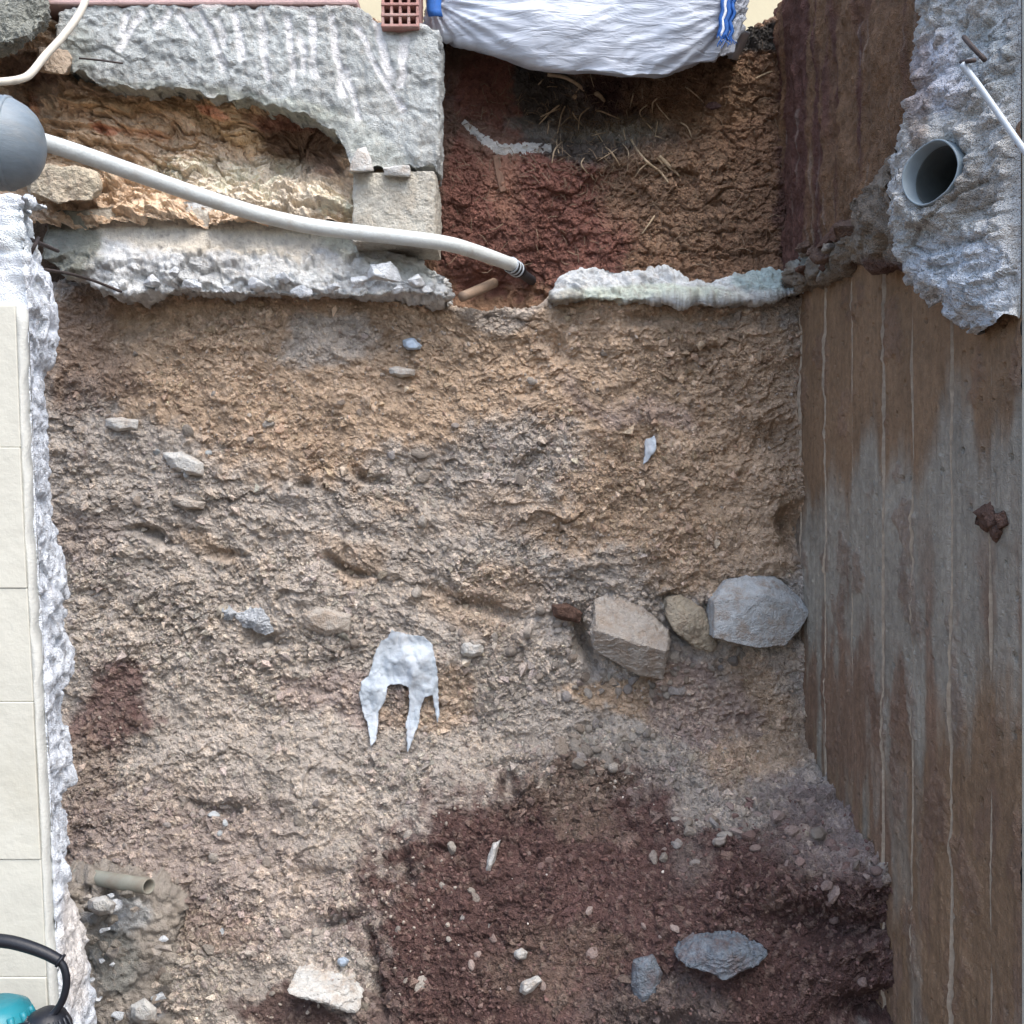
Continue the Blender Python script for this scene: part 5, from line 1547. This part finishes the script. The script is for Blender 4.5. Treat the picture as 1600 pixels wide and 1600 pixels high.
# ================================================================== power tool, lower left
def tool():
    x, y = -.815, 1.62
    e = empty("demolition_hammer", (x, y, 0), "teal power tool with black cable leaning at the cream wall, bottom left", "power tool")
    def lathe(name, prof, mat, seg=28, axis=(0, 0, 1), base=(x, y, 0)):
        pts = np.array([np.array(base) + np.array(axis) * t for t, r in prof]); V, F = tube_geo(pts, np.array([r for t, r in prof]), seg, True)
        return mesh_from(name, V, F, mat, e)
    lathe("chisel", [(0.0, .004), (.05, .012), (.06, .013), (.26, .013)], M_steel, 8)
    lathe("barrel", [(.25, .022), (.27, .034), (.36, .040), (.46, .046), (.48, .050)], M_rubber, 28)
    prof = [(.47, .050), (.50, .060), (.60, .066), (.70, .068), (.76, .066), (.79, .060), (.815, .048), (.825, .030)]
    h = lathe("housing", prof, M_teal, 32)
    for k in range(7):   # moulded ribs over the shoulder
        a = -2.4 + k * .42
        pts = []
        for t, r in prof[2:-1]:
            pts.append(np.array((x, y, t)) + np.array((math.cos(a) * (r + .001), math.sin(a) * (r + .001), 0)))
        tube("rib", pts, .0055, M_teal, h, 8, 3)
    c = np.array((x + .086, y - .012, .765))
    m = lathe("motor_cap", [(-.075, .030), (-.05, .036), (.0, .039), (.03, .036), (.047, .027), (.055, .012)], M_rubber, 28, (0, 0, 1), tuple(c))
    for k in range(12):
        a = -3.0 + k * .27
        pts = [c + np.array((math.cos(a) * (r + .0012), math.sin(a) * (r + .0012), t)) for t, r in ((-.07, .031), (-.04, .037), (0, .039), (.03, .036), (.045, .028))]
        tube("vent_rib", pts, .0018, M_steel, m, 6, 2)
    tube("handle", [np.array((x - .02, y, .80)), np.array((x - .028, y, .86)), np.array((x - .024, y, .91)), np.array((x - .05, y, .945))], [.018, .015, .013, .014], M_teal, e, 14, 5)
    D = 1.6
    tube("cord_guard", [at(-60, 1478, D), at(-20, 1470, D), at(10, 1471, D), at(40, 1478, D), at(70, 1489, D), at(93, 1501, D)], [.012, .0105, .0102, .0098, .0092, .0085], M_rubber, e, 16, 6)
    g_ = [at(93, 1500, D), at(96, 1502, D)]
    V, F = tube_geo(np.array(g_), np.array([.011, .011]), 16, True); mesh_from("guard_lip", V, F, M_rubber, e)
    tube("cable", [at(90, 1499, D), at(100, 1512, D), at(104, 1535, D), at(98, 1562, D), at(84, 1583, D), at(60, 1597, D - .01), at(35, 1604, D - .01), at(0, 1612, D)], .0058, M_rubber, e, 12, 6)
tool()

# ================================================================== what shows above the beam: terrace edge, brick, house
ter = box("terrace_slab", -1.75, X_(560, 3.1), 3.07, 4.6, Z_(14, 3.1), Z_(-2, 3.1), M_pink, None, .006)
tag(ter, "pink mortar terrace edge along the top of the concrete beam", "terrace slab")
hb = empty("hollow_brick", tuple(at(625, 40, 3.05)), "broken red hollow brick at the top beside the sack", "brick")
bx0, bx1, bz0, bz1 = X_(598, 3.05), X_(652, 3.05), Z_(40, 3.05), Z_(-60, 3.05)
nx, nz = 4, 6
for i in range(nx + 1):
    xx = bx0 + (bx1 - bx0) * i / nx
    box("web", xx - .0042, xx + .0042, 3.05, 3.2, bz0, bz1, M_brick, hb, .0012, 1)
for i in range(nz + 1):
    zz = bz0 + (bz1 - bz0) * i / nz
    box("shell", bx0 - .005, bx1 + .005, 3.047, 3.203, zz - .0042, zz + .0042, M_brick, hb, .0012, 1)
box("back_face", bx0, bx1, 3.19, 3.205, bz0, bz1, M_brick, hb)
hs = empty("house_wall", (0, 5.4, 3.0), "cream rendered house wall glimpsed behind the sack at the top edge", "house")
box("wall", -3.2, 3.2, 5.4, 5.6, 3.0, 5.6, M_house, hs)
box("plinth", -3.2, 3.2, 5.37, 5.40, 3.0, 3.14, mat_plain("plinth_grey", srgb(120, 112, 104), rough=.9, var=.1, scale=6, bump_mm=1), hs)
